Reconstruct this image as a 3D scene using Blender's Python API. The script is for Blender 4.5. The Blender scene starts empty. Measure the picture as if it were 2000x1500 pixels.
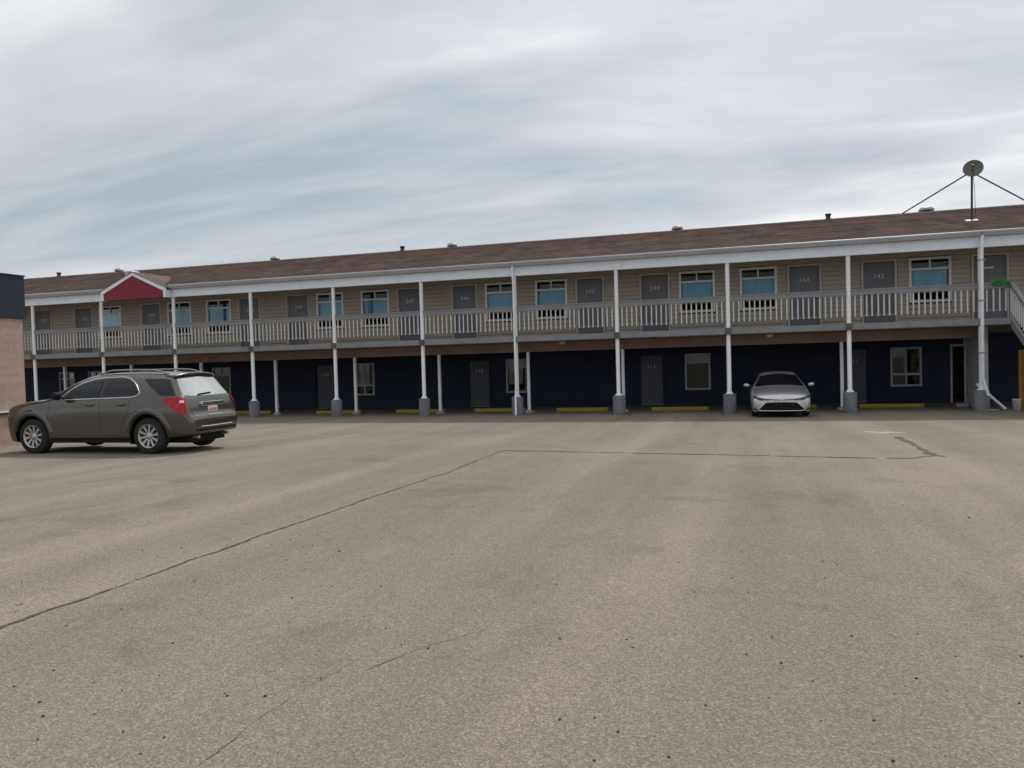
import bpy, bmesh, math, random
from mathutils import Vector, Matrix
from mathutils.bvhtree import BVHTree

random.seed(7)
SC = bpy.context.scene
COL = SC.collection
PI = math.pi

# ------------------------------------------------------------------ camera
CAM_POS = Vector((29.112, -25.990, 1.814))
PITCH, ROLL, YAW = -0.0257, -0.0275, -0.2883
fw = Vector((math.sin(YAW)*math.cos(PITCH), math.cos(YAW)*math.cos(PITCH), math.sin(PITCH)))
rt = Vector((math.cos(YAW), -math.sin(YAW), 0))
up = rt.cross(fw)
rt2 = rt*math.cos(ROLL) + up*math.sin(ROLL)
up2 = -rt*math.sin(ROLL) + up*math.cos(ROLL)
cd = bpy.data.cameras.new('camera')
cam = bpy.data.objects.new('camera', cd)
COL.objects.link(cam)
cam.matrix_world = Matrix(((rt2.x, up2.x, -fw.x, CAM_POS.x), (rt2.y, up2.y, -fw.y, CAM_POS.y),
                           (rt2.z, up2.z, -fw.z, CAM_POS.z), (0, 0, 0, 1)))
cd.sensor_width = 36.0
cd.lens = 27.0
cd.clip_start = 0.1
cd.clip_end = 3000
SC.camera = cam

# ------------------------------------------------------------------ sky and sun
SUN_EL, SUN_AZ = math.radians(55), math.radians(14)      # azimuth from +Y towards +X
sun_dir = Vector((math.sin(SUN_AZ)*math.cos(SUN_EL), math.cos(SUN_AZ)*math.cos(SUN_EL), math.sin(SUN_EL)))
world = bpy.data.worlds.new('World')
SC.world = world
world.use_nodes = True
wt = world.node_tree
wt.nodes.clear()


def wn(kind, **kw):
    n = wt.nodes.new(kind)
    for k, v in kw.items():
        setattr(n, k, v)
    return n


def wl(a, b):
    wt.links.new(a, b)


def wmath(op, a, b=None):
    n = wn('ShaderNodeMath', operation=op)
    for i, v in enumerate((a, b)):
        if v is None:
            continue
        if isinstance(v, (int, float)):
            n.inputs[i].default_value = v
        else:
            wl(v, n.inputs[i])
    return n.outputs[0]


tc = wn('ShaderNodeTexCoord')
sep = wn('ShaderNodeSeparateXYZ')
wl(tc.outputs['Generated'], sep.inputs[0])
zc = wmath('MAXIMUM', sep.outputs['Z'], 0.0)
den = wmath('ADD', zc, 0.16)
px = wmath('DIVIDE', sep.outputs['X'], den)
py = wmath('DIVIDE', sep.outputs['Y'], den)
comb = wn('ShaderNodeCombineXYZ')
wl(px, comb.inputs[0])
wl(py, comb.inputs[1])


def cloud_noise(scale, sx, sy, rot, detail, rough, dist, off):
    m = wn('ShaderNodeMapping')
    m.inputs['Rotation'].default_value = (0, 0, rot)
    m.inputs['Scale'].default_value = (sx, sy, 1)
    m.inputs['Location'].default_value = (off, off*0.7, 0)
    wl(comb.outputs[0], m.inputs[0])
    n = wn('ShaderNodeTexNoise')
    n.inputs['Scale'].default_value = scale
    n.inputs['Detail'].default_value = detail
    n.inputs['Roughness'].default_value = rough
    n.inputs['Distortion'].default_value = dist
    wl(m.outputs[0], n.inputs['Vector'])
    return n.outputs['Fac']


n1 = cloud_noise(0.75, 0.62, 1.15, math.radians(-24), 5, 0.5, 0.55, 3.1)
n2 = cloud_noise(1.9, 0.45, 1.6, math.radians(-16), 6, 0.55, 0.35, 7.7)
nm = wmath('ADD', wmath('MULTIPLY', n1, 0.66), wmath('MULTIPLY', n2, 0.34))
ramp = wn('ShaderNodeValToRGB')
cr = ramp.color_ramp
cr.elements[0].position = 0.37
cr.elements[0].color = (0.40, 0.47, 0.515, 1)
cr.elements[1].position = 0.625
cr.elements[1].color = (0.86, 0.875, 0.875, 1)
e = cr.elements.new(0.45); e.color = (0.545, 0.57, 0.615, 1)
e = cr.elements.new(0.52); e.color = (0.64, 0.655, 0.69, 1)
wl(nm, ramp.inputs[0])
# overcast luminance rises towards the zenith, and the cloud is brighter round the veiled sun
dotn = wn('ShaderNodeVectorMath', operation='DOT_PRODUCT')
wl(tc.outputs['Generated'], dotn.inputs[0])
dotn.inputs[1].default_value = sun_dir
glow = wmath('MULTIPLY', wmath('POWER', wmath('MAXIMUM', dotn.outputs['Value'], 0.0), 5.0), 0.45)
zen = wmath('MULTIPLY', wmath('POWER', zc, 1.6), 0.30)
hor = wmath('MULTIPLY', wmath('POWER', wmath('SUBTRACT', 1.0, zc), 7.0), 0.22)
lum = wmath('ADD', wmath('ADD', wmath('ADD', glow, zen), hor), 0.98)
scl = wn('ShaderNodeVectorMath', operation='SCALE')
wl(ramp.outputs[0], scl.inputs[0])
wl(lum, scl.inputs['Scale'])
sky = wn('ShaderNodeTexSky', sky_type='NISHITA')
sky.sun_disc = False
sky.sun_elevation = SUN_EL
sky.sun_rotation = SUN_AZ
sky.air_density = 1.0
sky.dust_density = 2.0
bg_sky = wn('ShaderNodeBackground')
wl(sky.outputs[0], bg_sky.inputs[0])
bg_sky.inputs[1].default_value = 0.10
bg_cloud = wn('ShaderNodeBackground')
wl(scl.outputs[0], bg_cloud.inputs[0])
bg_cloud.inputs[1].default_value = 1.0
mixw = wn('ShaderNodeMixShader')
mixw.inputs[0].default_value = 0.94          # nearly closed cloud deck over the clear sky
wl(bg_sky.outputs[0], mixw.inputs[1])
wl(bg_cloud.outputs[0], mixw.inputs[2])
wo = wn('ShaderNodeOutputWorld')
wl(mixw.outputs[0], wo.inputs[0])

sd = bpy.data.lights.new('sun', 'SUN')
sd.energy = 2.1
sd.angle = math.radians(6)
sd.color = (1.0, 0.95, 0.87)
sun = bpy.data.objects.new('sun', sd)
sun.rotation_euler = (-sun_dir).to_track_quat('-Z', 'Y').to_euler()
sun.location = (0, 0, 40)
COL.objects.link(sun)

SC.view_settings.view_transform = 'Standard'
SC.view_settings.look = 'None'
SC.view_settings.exposure = 0.0
SC.view_settings.gamma = 1.0
SC.view_settings.use_curve_mapping = False
SC.cycles.max_bounces = 8
SC.cycles.transparent_max_bounces = 12

# ------------------------------------------------------------------ materials
MATS = {}


class NT:
    """tiny node helper for one material"""

    def __init__(self, name):
        self.m = bpy.data.materials.new(name)
        self.m.use_nodes = True
        self.t = self.m.node_tree
        self.b = self.t.nodes['Principled BSDF']
        self.out = self.t.nodes['Material Output']
        MATS[name] = self.m

    def n(self, kind, **kw):
        x = self.t.nodes.new(kind)
        for k, v in kw.items():
            setattr(x, k, v)
        return x

    def l(self, a, b):
        self.t.links.new(a, b)

    def coords(self, scale=(1, 1, 1), rot=(0, 0, 0), kind='Object', world=False):
        if world:
            g = self.n('ShaderNodeNewGeometry').outputs['Position']
        else:
            g = self.n('ShaderNodeTexCoord').outputs[kind]
        m = self.n('ShaderNodeMapping')
        m.inputs['Scale'].default_value = scale
        m.inputs['Rotation'].default_value = rot
        self.l(g, m.inputs[0])
        return m.outputs[0]

    def noise(self, vec, scale, detail=4, rough=0.55, dist=0.0):
        x = self.n('ShaderNodeTexNoise')
        x.inputs['Scale'].default_value = scale
        x.inputs['Detail'].default_value = detail
        x.inputs['Roughness'].default_value = rough
        x.inputs['Distortion'].default_value = dist
        self.l(vec, x.inputs['Vector'])
        return x.outputs['Fac']

    def voro(self, vec, scale, feature='F1'):
        x = self.n('ShaderNodeTexVoronoi', feature=feature)
        x.inputs['Scale'].default_value = scale
        self.l(vec, x.inputs['Vector'])
        return x

    def ramp(self, fac, *stops):
        r = self.n('ShaderNodeValToRGB')
        els = r.color_ramp.elements
        while len(els) < len(stops):
            els.new(0.5)
        for el, (p, c) in zip(els, stops):
            el.position = p
            el.color = (*c, 1) if len(c) == 3 else c
        self.l(fac, r.inputs[0])
        return r.outputs[0]

    def math(self, op, a, b=None, clamp=False):
        x = self.n('ShaderNodeMath', operation=op, use_clamp=clamp)
        for i, v in enumerate((a, b)):
            if v is None:
                continue
            if isinstance(v, (int, float)):
                x.inputs[i].default_value = v
            else:
                self.l(v, x.inputs[i])
        return x.outputs[0]

    def mix(self, fac, a, b, mode='MIX'):
        x = self.n('ShaderNodeMix', data_type='RGBA', blend_type=mode)
        for i, v in ((0, fac), (6, a), (7, b)):
            if isinstance(v, (int, float)):
                x.inputs[i].default_value = v
            elif isinstance(v, tuple):
                x.inputs[i].default_value = (*v, 1)
            else:
                self.l(v, x.inputs[i])
        return x.outputs[2]

    def bump(self, h, strength, dist):
        x = self.n('ShaderNodeBump')
        x.inputs['Strength'].default_value = strength
        x.inputs['Distance'].default_value = dist
        self.l(h, x.inputs['Height'])
        self.l(x.outputs[0], self.b.inputs['Normal'])


def simple(name, col, rough=0.6, metal=0.0, var=0.12, vscale=3.0, bump=0.0, bscale=60, coat=0.0, dirt=None, spec=None):
    t = NT(name)
    v = t.coords(world=True)
    f = t.noise(v, vscale, 5, 0.6)
    lo = tuple(c*(1-var) for c in col)
    hi = tuple(min(1, c*(1+var)) for c in col)
    c = t.ramp(f, (0.3, lo), (0.7, hi))
    if dirt:
        d = t.noise(t.coords((1.3, 1.3, 0.5), world=True), 2.3, 7, 0.7, 0.4)
        c = t.mix(t.ramp(d, (0.52, (0, 0, 0)), (0.72, (dirt[1],)*3)), c, dirt[0])
    t.l(c, t.b.inputs['Base Color'])
    t.b.inputs['Roughness'].default_value = rough
    t.b.inputs['Metallic'].default_value = metal
    if coat:
        t.b.inputs['Coat Weight'].default_value = coat
        t.b.inputs['Coat Roughness'].default_value = 0.06
    if spec is not None:
        t.b.inputs['Specular IOR Level'].default_value = spec
    if bump:
        t.bump(t.noise(v, bscale, 3), bump, 0.01)
    return t.m


def make_asphalt():
    t = NT('asphalt')
    w = t.coords(world=True)
    vor = t.voro(w, 125)
    sepc = t.n('ShaderNodeSeparateColor')
    t.l(vor.outputs['Color'], sepc.inputs[0])
    agg = t.ramp(sepc.outputs[0], (0.0, (0.085, 0.074, 0.06)), (0.3, (0.185, 0.162, 0.131)), (0.7, (0.255, 0.224, 0.181)), (1.0, (0.47, 0.415, 0.34)))
    fine = t.noise(w, 330, 2, 0.6)
    agg = t.mix(0.4, agg, t.ramp(fine, (0.3, (0.10, 0.088, 0.07)), (0.7, (0.33, 0.29, 0.235))))
    mid = t.noise(w, 34, 3, 0.6)
    agg = t.mix(0.16, agg, t.ramp(mid, (0.3, (0.155, 0.136, 0.11)), (0.7, (0.285, 0.25, 0.203))))
    # broad tone, tyre polished lanes, stains
    big = t.noise(w, 0.16, 5, 0.6, 0.6)
    c = t.mix(1.0, agg, t.ramp(big, (0.3, (0.86, 0.86, 0.87)), (0.7, (1.1, 1.09, 1.07))), 'MULTIPLY')
    lane = t.noise(t.coords((1.1, 0.07, 1), (0, 0, math.radians(-9)), world=True), 1.0, 4, 0.6, 0.25)
    c = t.mix(1.0, c, t.ramp(lane, (0.3, (0.87, 0.87, 0.88)), (0.5, (1.0, 1.0, 1.0)), (0.66, (1.15, 1.14, 1.12))), 'MULTIPLY')
    st = t.noise(w, 0.55, 6, 0.65, 0.8)
    c = t.mix(1.0, c, t.ramp(st, (0.30, (0.80, 0.80, 0.81)), (0.42, (1, 1, 1)), (0.66, (1, 1, 1)), (0.78, (1.2, 1.18, 1.14))), 'MULTIPLY')
    sp = t.noise(t.coords((1.0, 0.55, 1), (0, 0, 0.3), world=True), 2.6, 7, 0.72, 0.5)
    c = t.mix(1.0, c, t.ramp(sp, (0.30, (0.84, 0.84, 0.85)), (0.45, (1, 1, 1)), (0.58, (1, 1, 1)), (0.72, (1.17, 1.16, 1.13))), 'MULTIPLY')
    c = t.mix(1.0, c, (0.985, 0.985, 0.98), 'MULTIPLY')
    # sparse dark pits in the surface
    pit = t.voro(w, 7.0)
    pr_ = t.n('ShaderNodeSeparateColor')
    t.l(pit.outputs['Color'], pr_.inputs[0])
    thr = t.math('MULTIPLY', t.math('MAXIMUM', t.math('SUBTRACT', pr_.outputs[1], 0.55), 0.0), 0.075)
    isp = t.math('LESS_THAN', pit.outputs['Distance'], thr)
    c = t.mix(t.math('MULTIPLY', isp, 0.7), c, (0.05, 0.045, 0.04))
    t.l(c, t.b.inputs['Base Color'])
    t.b.inputs['Roughness'].default_value = 0.92
    t.b.inputs['Specular IOR Level'].default_value = 0.25
    h = t.math('ADD', t.math('MULTIPLY', vor.outputs['Distance'], 0.7), t.math('MULTIPLY', fine, 0.5))
    t.bump(h, 0.5, 0.006)


def make_crack():
    t = NT('crack_filler')
    w = t.coords(world=True)
    n = t.noise(w, 14, 6, 0.7)
    c = t.ramp(n, (0.36, (0.035, 0.032, 0.03)), (0.56, (0.09, 0.08, 0.068)), (0.7, (0.2, 0.18, 0.15)))
    t.l(c, t.b.inputs['Base Color'])
    t.b.inputs['Roughness'].default_value = 0.85
    t.bump(n, 0.8, 0.02)


def make_shingle():
    t = NT('shingle')
    w = t.coords(world=True)
    br = t.n('ShaderNodeTexBrick')
    m = t.n('ShaderNodeMapping')
    m.inputs['Scale'].default_value = (1, 1.0, 1)
    t.l(w, m.inputs[0])
    t.l(m.outputs[0], br.inputs['Vector'])
    br.inputs['Scale'].default_value = 1.0
    br.inputs['Brick Width'].default_value = 0.30
    br.inputs['Row Height'].default_value = 0.1345
    br.inputs['Mortar Size'].default_value = 0.006
    br.inputs['Color1'].default_value = (0.185, 0.134, 0.118, 1)
    br.inputs['Color2'].default_value = (0.122, 0.096, 0.088, 1)
    br.inputs['Mortar'].default_value = (0.05, 0.04, 0.036, 1)
    n = t.noise(w, 0.8, 6, 0.65, 0.5)
    c = t.mix(1.0, br.outputs['Color'], t.ramp(n, (0.3, (0.72, 0.78, 0.78)), (0.68, (1.3, 1.16, 1.1))), 'MULTIPLY')
    g = t.noise(w, 38, 4, 0.7)
    c = t.mix(1.0, c, t.ramp(g, (0.3, (0.65, 0.65, 0.65)), (0.7, (1.35, 1.35, 1.35))), 'MULTIPLY')
    st = t.noise(t.coords((1.2, 0.25, 1), (0, 0, 0.55), world=True), 1.6, 4, 0.6)
    c = t.mix(1.0, c, t.ramp(st, (0.35, (0.82, 0.84, 0.84)), (0.65, (1.16, 1.1, 1.08))), 'MULTIPLY')
    mo = t.noise(w, 0.55, 6, 0.7, 0.3)
    c = t.mix(t.ramp(mo, (0.56, (0, 0, 0)), (0.7, (0.5, 0.5, 0.5))), c, (0.10, 0.088, 0.055))
    t.l(c, t.b.inputs['Base Color'])
    t.b.inputs['Roughness'].default_value = 0.95
    t.b.inputs['Specular IOR Level'].default_value = 0.2
    t.bump(g, 0.6, 0.012)


def make_glass():
    t = NT('window_glass')
    t.t.nodes.remove(t.b)
    tr = t.n('ShaderNodeBsdfTransparent')
    tr.inputs[0].default_value = (0.86, 0.90, 0.91, 1)
    gl = t.n('ShaderNodeBsdfGlossy')
    gl.inputs['Roughness'].default_value = 0.015
    fr = t.n('ShaderNodeFresnel')
    fr.inputs['IOR'].default_value = 1.38
    mx = t.n('ShaderNodeMixShader')
    t.l(fr.outputs[0], mx.inputs[0])
    t.l(tr.outputs[0], mx.inputs[1])
    t.l(gl.outputs[0], mx.inputs[2])
    t.l(mx.outputs[0], t.out.inputs[0])


def make_paint(name, col, metal, rough):
    t = NT(name)
    w = t.coords()
    fl = t.noise(w, 900, 2, 0.5)
    c = t.ramp(fl, (0.3, tuple(x*0.86 for x in col)), (0.7, tuple(x*1.14 for x in col)))
    du = t.noise(t.coords((1, 1, 1.6)), 2.2, 6, 0.65)
    c = t.mix(t.ramp(du, (0.5, (0, 0, 0)), (0.8, (0.12, 0.12, 0.12))), c, (0.15, 0.135, 0.115))
    t.l(c, t.b.inputs['Base Color'])
    t.b.inputs['Metallic'].default_value = metal
    t.b.inputs['Roughness'].default_value = rough
    t.b.inputs['Coat Weight'].default_value = 0.7
    t.b.inputs['Coat Roughness'].default_value = 0.05


def make_block():
    t = NT('pink_block')
    w = t.coords(world=True)
    oi = t.n('ShaderNodeObjectInfo')
    n = t.noise(w, 5, 6, 0.65)
    c = t.ramp(n, (0.3, (0.45, 0.315, 0.25)), (0.7, (0.54, 0.385, 0.31)))
    c = t.mix(1.0, c, t.ramp(oi.outputs['Random'], (0, (0.93, 0.93, 0.93)), (1, (1.06, 1.05, 1.03))), 'MULTIPLY')
    t.l(c, t.b.inputs['Base Color'])
    t.b.inputs['Roughness'].default_value = 0.85
    t.bump(t.noise(w, 55, 5, 0.7), 0.6, 0.012)


def make_curtain(name, lo, hi):
    t = NT(name)
    w = t.coords((1, 1, 0.15), world=True)
    c = t.ramp(t.noise(w, 9, 3, 0.5), (0.3, lo), (0.7, hi))
    t.l(c, t.b.inputs['Base Color'])
    t.b.inputs['Roughness'].default_value = 0.9


make_asphalt(); make_crack(); make_shingle(); make_glass(); make_block()
make_paint('taupe_paint', (0.10, 0.093, 0.083), 0.7, 0.22)
make_paint('silver_paint', (0.52, 0.53, 0.54), 0.65, 0.30)
make_curtain('blue_curtain', (0.22, 0.55, 0.75), (0.32, 0.70, 0.90))
make_curtain('deep_blue_curtain', (0.05, 0.20, 0.36), (0.09, 0.27, 0.45))
make_curtain('cream_curtain', (0.42, 0.38, 0.32), (0.6, 0.55, 0.47))
GREYDIRT = ((0.30, 0.29, 0.27), 0.5)
simple('white_trim', (0.82, 0.88, 0.95), 0.5, var=0.04, dirt=((0.4, 0.4, 0.4), 0.25))
simple('gutter_metal', (0.40, 0.42, 0.45), 0.45, var=0.10, vscale=1.2, dirt=((0.3, 0.28, 0.26), 0.5))
simple('white_post', (0.86, 0.87, 0.88), 0.45, var=0.05, dirt=((0.45, 0.44, 0.42), 0.3))
simple('grey_rail', (0.235, 0.24, 0.255), 0.65, var=0.13, dirt=((0.17, 0.165, 0.16), 0.4))
simple('grey_fascia', (0.235, 0.25, 0.262), 0.65, var=0.12, dirt=((0.16, 0.16, 0.155), 0.5))
simple('bracket_grey', (0.09, 0.095, 0.1), 0.6)
simple('picket_paint', (0.62, 0.61, 0.585), 0.6, var=0.1)
simple('siding', (0.40, 0.355, 0.295), 0.7, var=0.08, dirt=((0.33, 0.285, 0.23), 0.4))
simple('lap_shadow_core', (0.10, 0.09, 0.08), 0.9)  # dark core, seen between siding boards as painted lap shadow lines
simple('beige_trim', (0.48, 0.44, 0.38), 0.65, var=0.08)
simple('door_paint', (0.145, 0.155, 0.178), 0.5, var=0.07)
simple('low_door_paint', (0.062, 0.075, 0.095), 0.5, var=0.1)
simple('navy_wall', (0.009, 0.017, 0.047), 0.75, var=0.2, vscale=1.5, bump=0.3, bscale=40)
simple('brown_beam', (0.27, 0.18, 0.148), 0.75, var=0.18, vscale=1.2, dirt=((0.16, 0.115, 0.09), 0.6))
simple('soffit_white', (0.36, 0.31, 0.27), 0.8)
simple('pier_concrete', (0.17, 0.178, 0.20), 0.85, var=0.16, bump=0.5, bscale=30, dirt=((0.1, 0.098, 0.095), 0.6))
simple('concrete', (0.33, 0.32, 0.30), 0.9, var=0.18, bump=0.4, bscale=40)
simple('window_white', (0.68, 0.70, 0.71), 0.45, var=0.05)
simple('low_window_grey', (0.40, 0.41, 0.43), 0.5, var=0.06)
simple('red_panel', (0.235, 0.009, 0.028), 0.6, var=0.18, vscale=2.5, dirt=((0.2, 0.02, 0.03), 0.6))
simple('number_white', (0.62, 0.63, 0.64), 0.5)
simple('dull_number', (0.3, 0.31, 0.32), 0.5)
simple('brass', (0.42, 0.36, 0.24), 0.35, 0.8)
simple('galvanised', (0.30, 0.30, 0.29), 0.5, 0.6, var=0.2)
simple('dark_metal', (0.045, 0.047, 0.05), 0.5, 0.5)
simple('dish_grey', (0.13, 0.135, 0.12), 0.6, var=0.2)
simple('navy_panel', (0.013, 0.022, 0.038), 0.55, var=0.15)
simple('dirty_white', (0.42, 0.44, 0.46), 0.75, var=0.16, dirt=((0.2, 0.19, 0.18), 0.7))
simple('orange_wood', (0.52, 0.26, 0.05), 0.6, var=0.15)
simple('bucket_white', (0.6, 0.6, 0.62), 0.4, var=0.05)
simple('stop_yellow', (0.30, 0.25, 0.02), 0.75, var=0.15, vscale=5, dirt=((0.2, 0.17, 0.08), 0.8))
simple('leaf_green', (0.03, 0.34, 0.035), 0.55, var=0.5, vscale=30)
simple('interior', (0.12, 0.115, 0.11), 0.9)
simple('tyre', (0.018, 0.018, 0.019), 0.85, var=0.2, vscale=8)
simple('black_plastic', (0.010, 0.010, 0.011), 0.6, spec=0.2)
simple('gloss_black', (0.008, 0.008, 0.009), 0.12, coat=0.5)
simple('alloy', (0.5, 0.49, 0.47), 0.32, 0.75, var=0.1, vscale=8)
simple('chrome', (0.78, 0.78, 0.77), 0.16, 0.95, var=0.03)
simple('car_glass', (0.006, 0.008, 0.011), 0.03, var=0.1, spec=0.45)
simple('rear_glass', (0.42, 0.43, 0.43), 0.06, metal=0.85, var=0.1, spec=1.0, coat=1.0)
simple('red_lens', (0.42, 0.004, 0.012), 0.15, var=0.45, vscale=14, coat=0.3, spec=0.3)
simple('clear_lens', (0.62, 0.63, 0.64), 0.1, 0.3, coat=1.0)
simple('plate_white', (0.72, 0.68, 0.68), 0.5, var=0.03)
simple('plate_red', (0.45, 0.08, 0.09), 0.5)
simple('seam', (0.02, 0.019, 0.018), 0.7)
simple('pebble_dark', (0.06, 0.055, 0.05), 0.8, var=0.4, vscale=20)


# ------------------------------------------------------------------ mesh helpers
class MB:
    def __init__(self):
        self.v, self.f, self.s = [], [], []

    def add(self, vs, fs, smooth=False):
        o = len(self.v)
        self.v += [tuple(p) for p in vs]
        self.f += [tuple(i+o for i in f) for f in fs]
        self.s += [smooth]*len(fs)
        return self

    def box(self, x0, x1, y0, y1, z0, z1):
        vs = [(x, y, z) for z in (z0, z1) for y in (y0, y1) for x in (x0, x1)]
        return self.add(vs, [(0, 2, 3, 1), (4, 5, 7, 6), (0, 1, 5, 4), (2, 6, 7, 3), (0, 4, 6, 2), (1, 3, 7, 5)])

    def quad(self, *p):
        return self.add(p, [tuple(range(len(p)))])

    def prism(self, pts, axis, a, b):
        """extrude a 2D polygon along an axis ('x','y','z')"""
        def P(u, w, t):
            return {'x': (t, u, w), 'y': (u, t, w), 'z': (u, w, t)}[axis]
        n = len(pts)
        vs = [P(u, w, a) for u, w in pts] + [P(u, w, b) for u, w in pts]
        fs = [tuple(range(n))[::-1], tuple(range(n, 2*n))]
        fs += [(i, (i+1) % n, n+(i+1) % n, n+i) for i in range(n)]
        return self.add(vs, fs)

    def tube(self, path, r, n=10, caps=True):
        path = [Vector(p) for p in path]
        rs = r if isinstance(r, (list, tuple)) else [r]*len(path)
        vs, fs = [], []
        ref = None
        for i, p in enumerate(path):
            d = (path[min(i+1, len(path)-1)] - path[max(i-1, 0)]).normalized()
            if ref is None:
                ref = d.orthogonal().normalized()
            a = (ref - d*ref.dot(d)).normalized()
            ref = a
            b = d.cross(a)
            for k in range(n):
                t = 2*PI*k/n
                vs.append(p + (a*math.cos(t) + b*math.sin(t))*rs[i])
        for i in range(len(path)-1):
            for k in range(n):
                k2 = (k+1) % n
                fs.append((i*n+k, i*n+k2, (i+1)*n+k2, (i+1)*n+k))
        self.add(vs, fs, True)
        if caps:
            m = len(path)-1
            self.add(vs[:n], [tuple(range(n))[::-1]])
            self.add(vs[m*n:], [tuple(range(n))])
        return self

    def lathe(self, prof, n=24, centre=(0, 0, 0), axis='z', smooth=True):
        """prof: list of (r, h)"""
        vs, fs = [], []
        cx, cy, cz = centre
        for r, h in prof:
            for k in range(n):
                t = 2*PI*k/n
                a, b = r*math.cos(t), r*math.sin(t)
                vs.append({'z': (cx+a, cy+b, cz+h), 'y': (cx+a, cy+h, cz+b), 'x': (cx+h, cy+a, cz+b)}[axis])
        for i in range(len(prof)-1):
            for k in range(n):
                k2 = (k+1) % n
                fs.append((i*n+k, i*n+k2, (i+1)*n+k2, (i+1)*n+k))
        return self.add(vs, fs, smooth)

    def mesh(self, name):
        me = bpy.data.meshes.new(name)
        me.from_pydata(self.v, [], self.f)
        me.polygons.foreach_set('use_smooth', self.s)
        me.update()
        bm = bmesh.new()
        bm.from_mesh(me)
        bmesh.ops.recalc_face_normals(bm, faces=bm.faces)
        bm.to_mesh(me)
        bm.free()
        return me

    def build(self, name, m, parent=None, bevel=0.0):
        return link(name, self.mesh(name), m, parent, bevel=bevel)


def link(name, me, m, parent=None, loc=None, bevel=0.0):
    if not me.materials:
        me.materials.append(MATS[m])
    o = bpy.data.objects.new(name, me)
    COL.objects.link(o)
    if parent is not None:
        o.parent = parent
    if loc is not None:
        o.location = loc
    if bevel:
        b = o.modifiers.new('bevel', 'BEVEL')
        b.width = bevel
        b.segments = 2
        b.limit_method = 'ANGLE'
    return o


def empty(name, loc=(0, 0, 0), rz=0.0):
    o = bpy.data.objects.new(name, None)
    o.location = loc
    o.rotation_euler = (0, 0, rz)
    o.empty_display_size = 0.3
    COL.objects.link(o)
    return o


def tag(o, label=None, cat=None, group=None, kind=None):
    if label: o['label'] = label
    if cat: o['category'] = cat
    if group: o['group'] = group
    if kind: o['kind'] = kind
    return o


def text_mesh(body, size, extrude=0.006):
    cu = bpy.data.curves.new('number', 'FONT')
    cu.body = body
    cu.size = size
    cu.extrude = extrude
    cu.align_x = 'CENTER'
    cu.align_y = 'CENTER'
    cu.resolution_u = 3
    o = bpy.data.objects.new('number_source', cu)
    COL.objects.link(o)
    dg = bpy.context.evaluated_depsgraph_get()
    me = bpy.data.meshes.new_from_object(o.evaluated_get(dg))
    bpy.data.objects.remove(o)
    bpy.data.curves.remove(cu)
    me.transform(Matrix.Rotation(PI/2, 4, 'X'))
    me.materials.clear()
    return me


# ------------------------------------------------------------------ ground
GY = [-300, -60, -26, -14, -1.5, 0, 300]
GZ = [0.42, 0.42, 0.34, 0.25, 0.02, 0.0, 0.0]


def zg(y):
    for i in range(len(GY)-1):
        if y <= GY[i+1]:
            t = (y-GY[i])/(GY[i+1]-GY[i])
            return GZ[i] + t*(GZ[i+1]-GZ[i])
    return 0.0


g = MB()
ys = [-300, -150, -60] + [-50+i*0.5 for i in range(0, 103)] + [5, 20, 80, 300]
ysm = []
for y in ys:                                   # soften the breaks of slope
    ysm.append(sum(zg(y+d) for d in (-2, -1, 0, 1, 2))/5 if -50 <= y <= 0.6 else zg(y))
xs_ = [-300, -60, 0, 20, 40, 60, 300]
vs = [(x, y, z) for y, z in zip(ys, ysm) for x in xs_]
nx = len(xs_)
fs = [(j*nx+i, j*nx+i+1, (j+1)*nx+i+1, (j+1)*nx+i) for j in range(len(ys)-1) for i in range(nx-1)]
g.add(vs, fs, True)
ground = tag(g.build('ground', 'asphalt'), 'weathered grey-brown asphalt parking lot', kind='structure')


def zs(y):
    """height of the smoothed ground sheet"""
    for i in range(len(ys)-1):
        if ys[i] <= y <= ys[i+1]:
            t = (y-ys[i])/(ys[i+1]-ys[i])
            return ysm[i] + t*(ysm[i+1]-ysm[i])
    return zg(y)


def crack(pts, width, name, label, jit=0.016, step=0.07):
    m = MB()
    rnd = random.Random(len(pts)*13+int(width*1000))
    path = []
    for (a, b) in zip(pts[:-1], pts[1:]):
        a, b = Vector(a), Vector(b)
        n = max(2, int((b-a).length/step))
        for i in range(n):
            path.append(a + (b-a)*i/n)
    path.append(Vector(pts[-1]))
    L, R = [], []
    off = 0.0
    gaps, run_ = [], 0
    for i, p in enumerate(path):
        d = (path[min(i+1, len(path)-1)]-path[max(i-1, 0)]).normalized()
        nrm = Vector((-d.y, d.x))
        off = off*0.8 + rnd.uniform(-jit, jit)
        w = width*(0.25 + 0.8*abs(math.sin(i*0.29)*math.sin(i*0.083+1)) + rnd.uniform(-0.25, 0.45))
        w = max(0.15*width, w)
        if run_ > 0:
            run_ -= 1
        elif rnd.random() < .018:
            run_ = rnd.randint(1, 2)
        gaps.append(run_ > 0)
        if i in (0, len(path)-1):
            w = 0.1*width
        a = p + nrm*(off+w/2)
        b = p + nrm*(off-w/2)
        L.append((a.x, a.y, zs(a.y)+0.004))
        R.append((b.x, b.y, zs(b.y)+0.004))
    n = len(L)
    m.add(L+R, [(i, i+1, n+i+1, n+i) for i in range(n-1) if not gaps[i]])
    return tag(m.build(name, 'crack_filler'), label, kind='structure')


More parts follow.
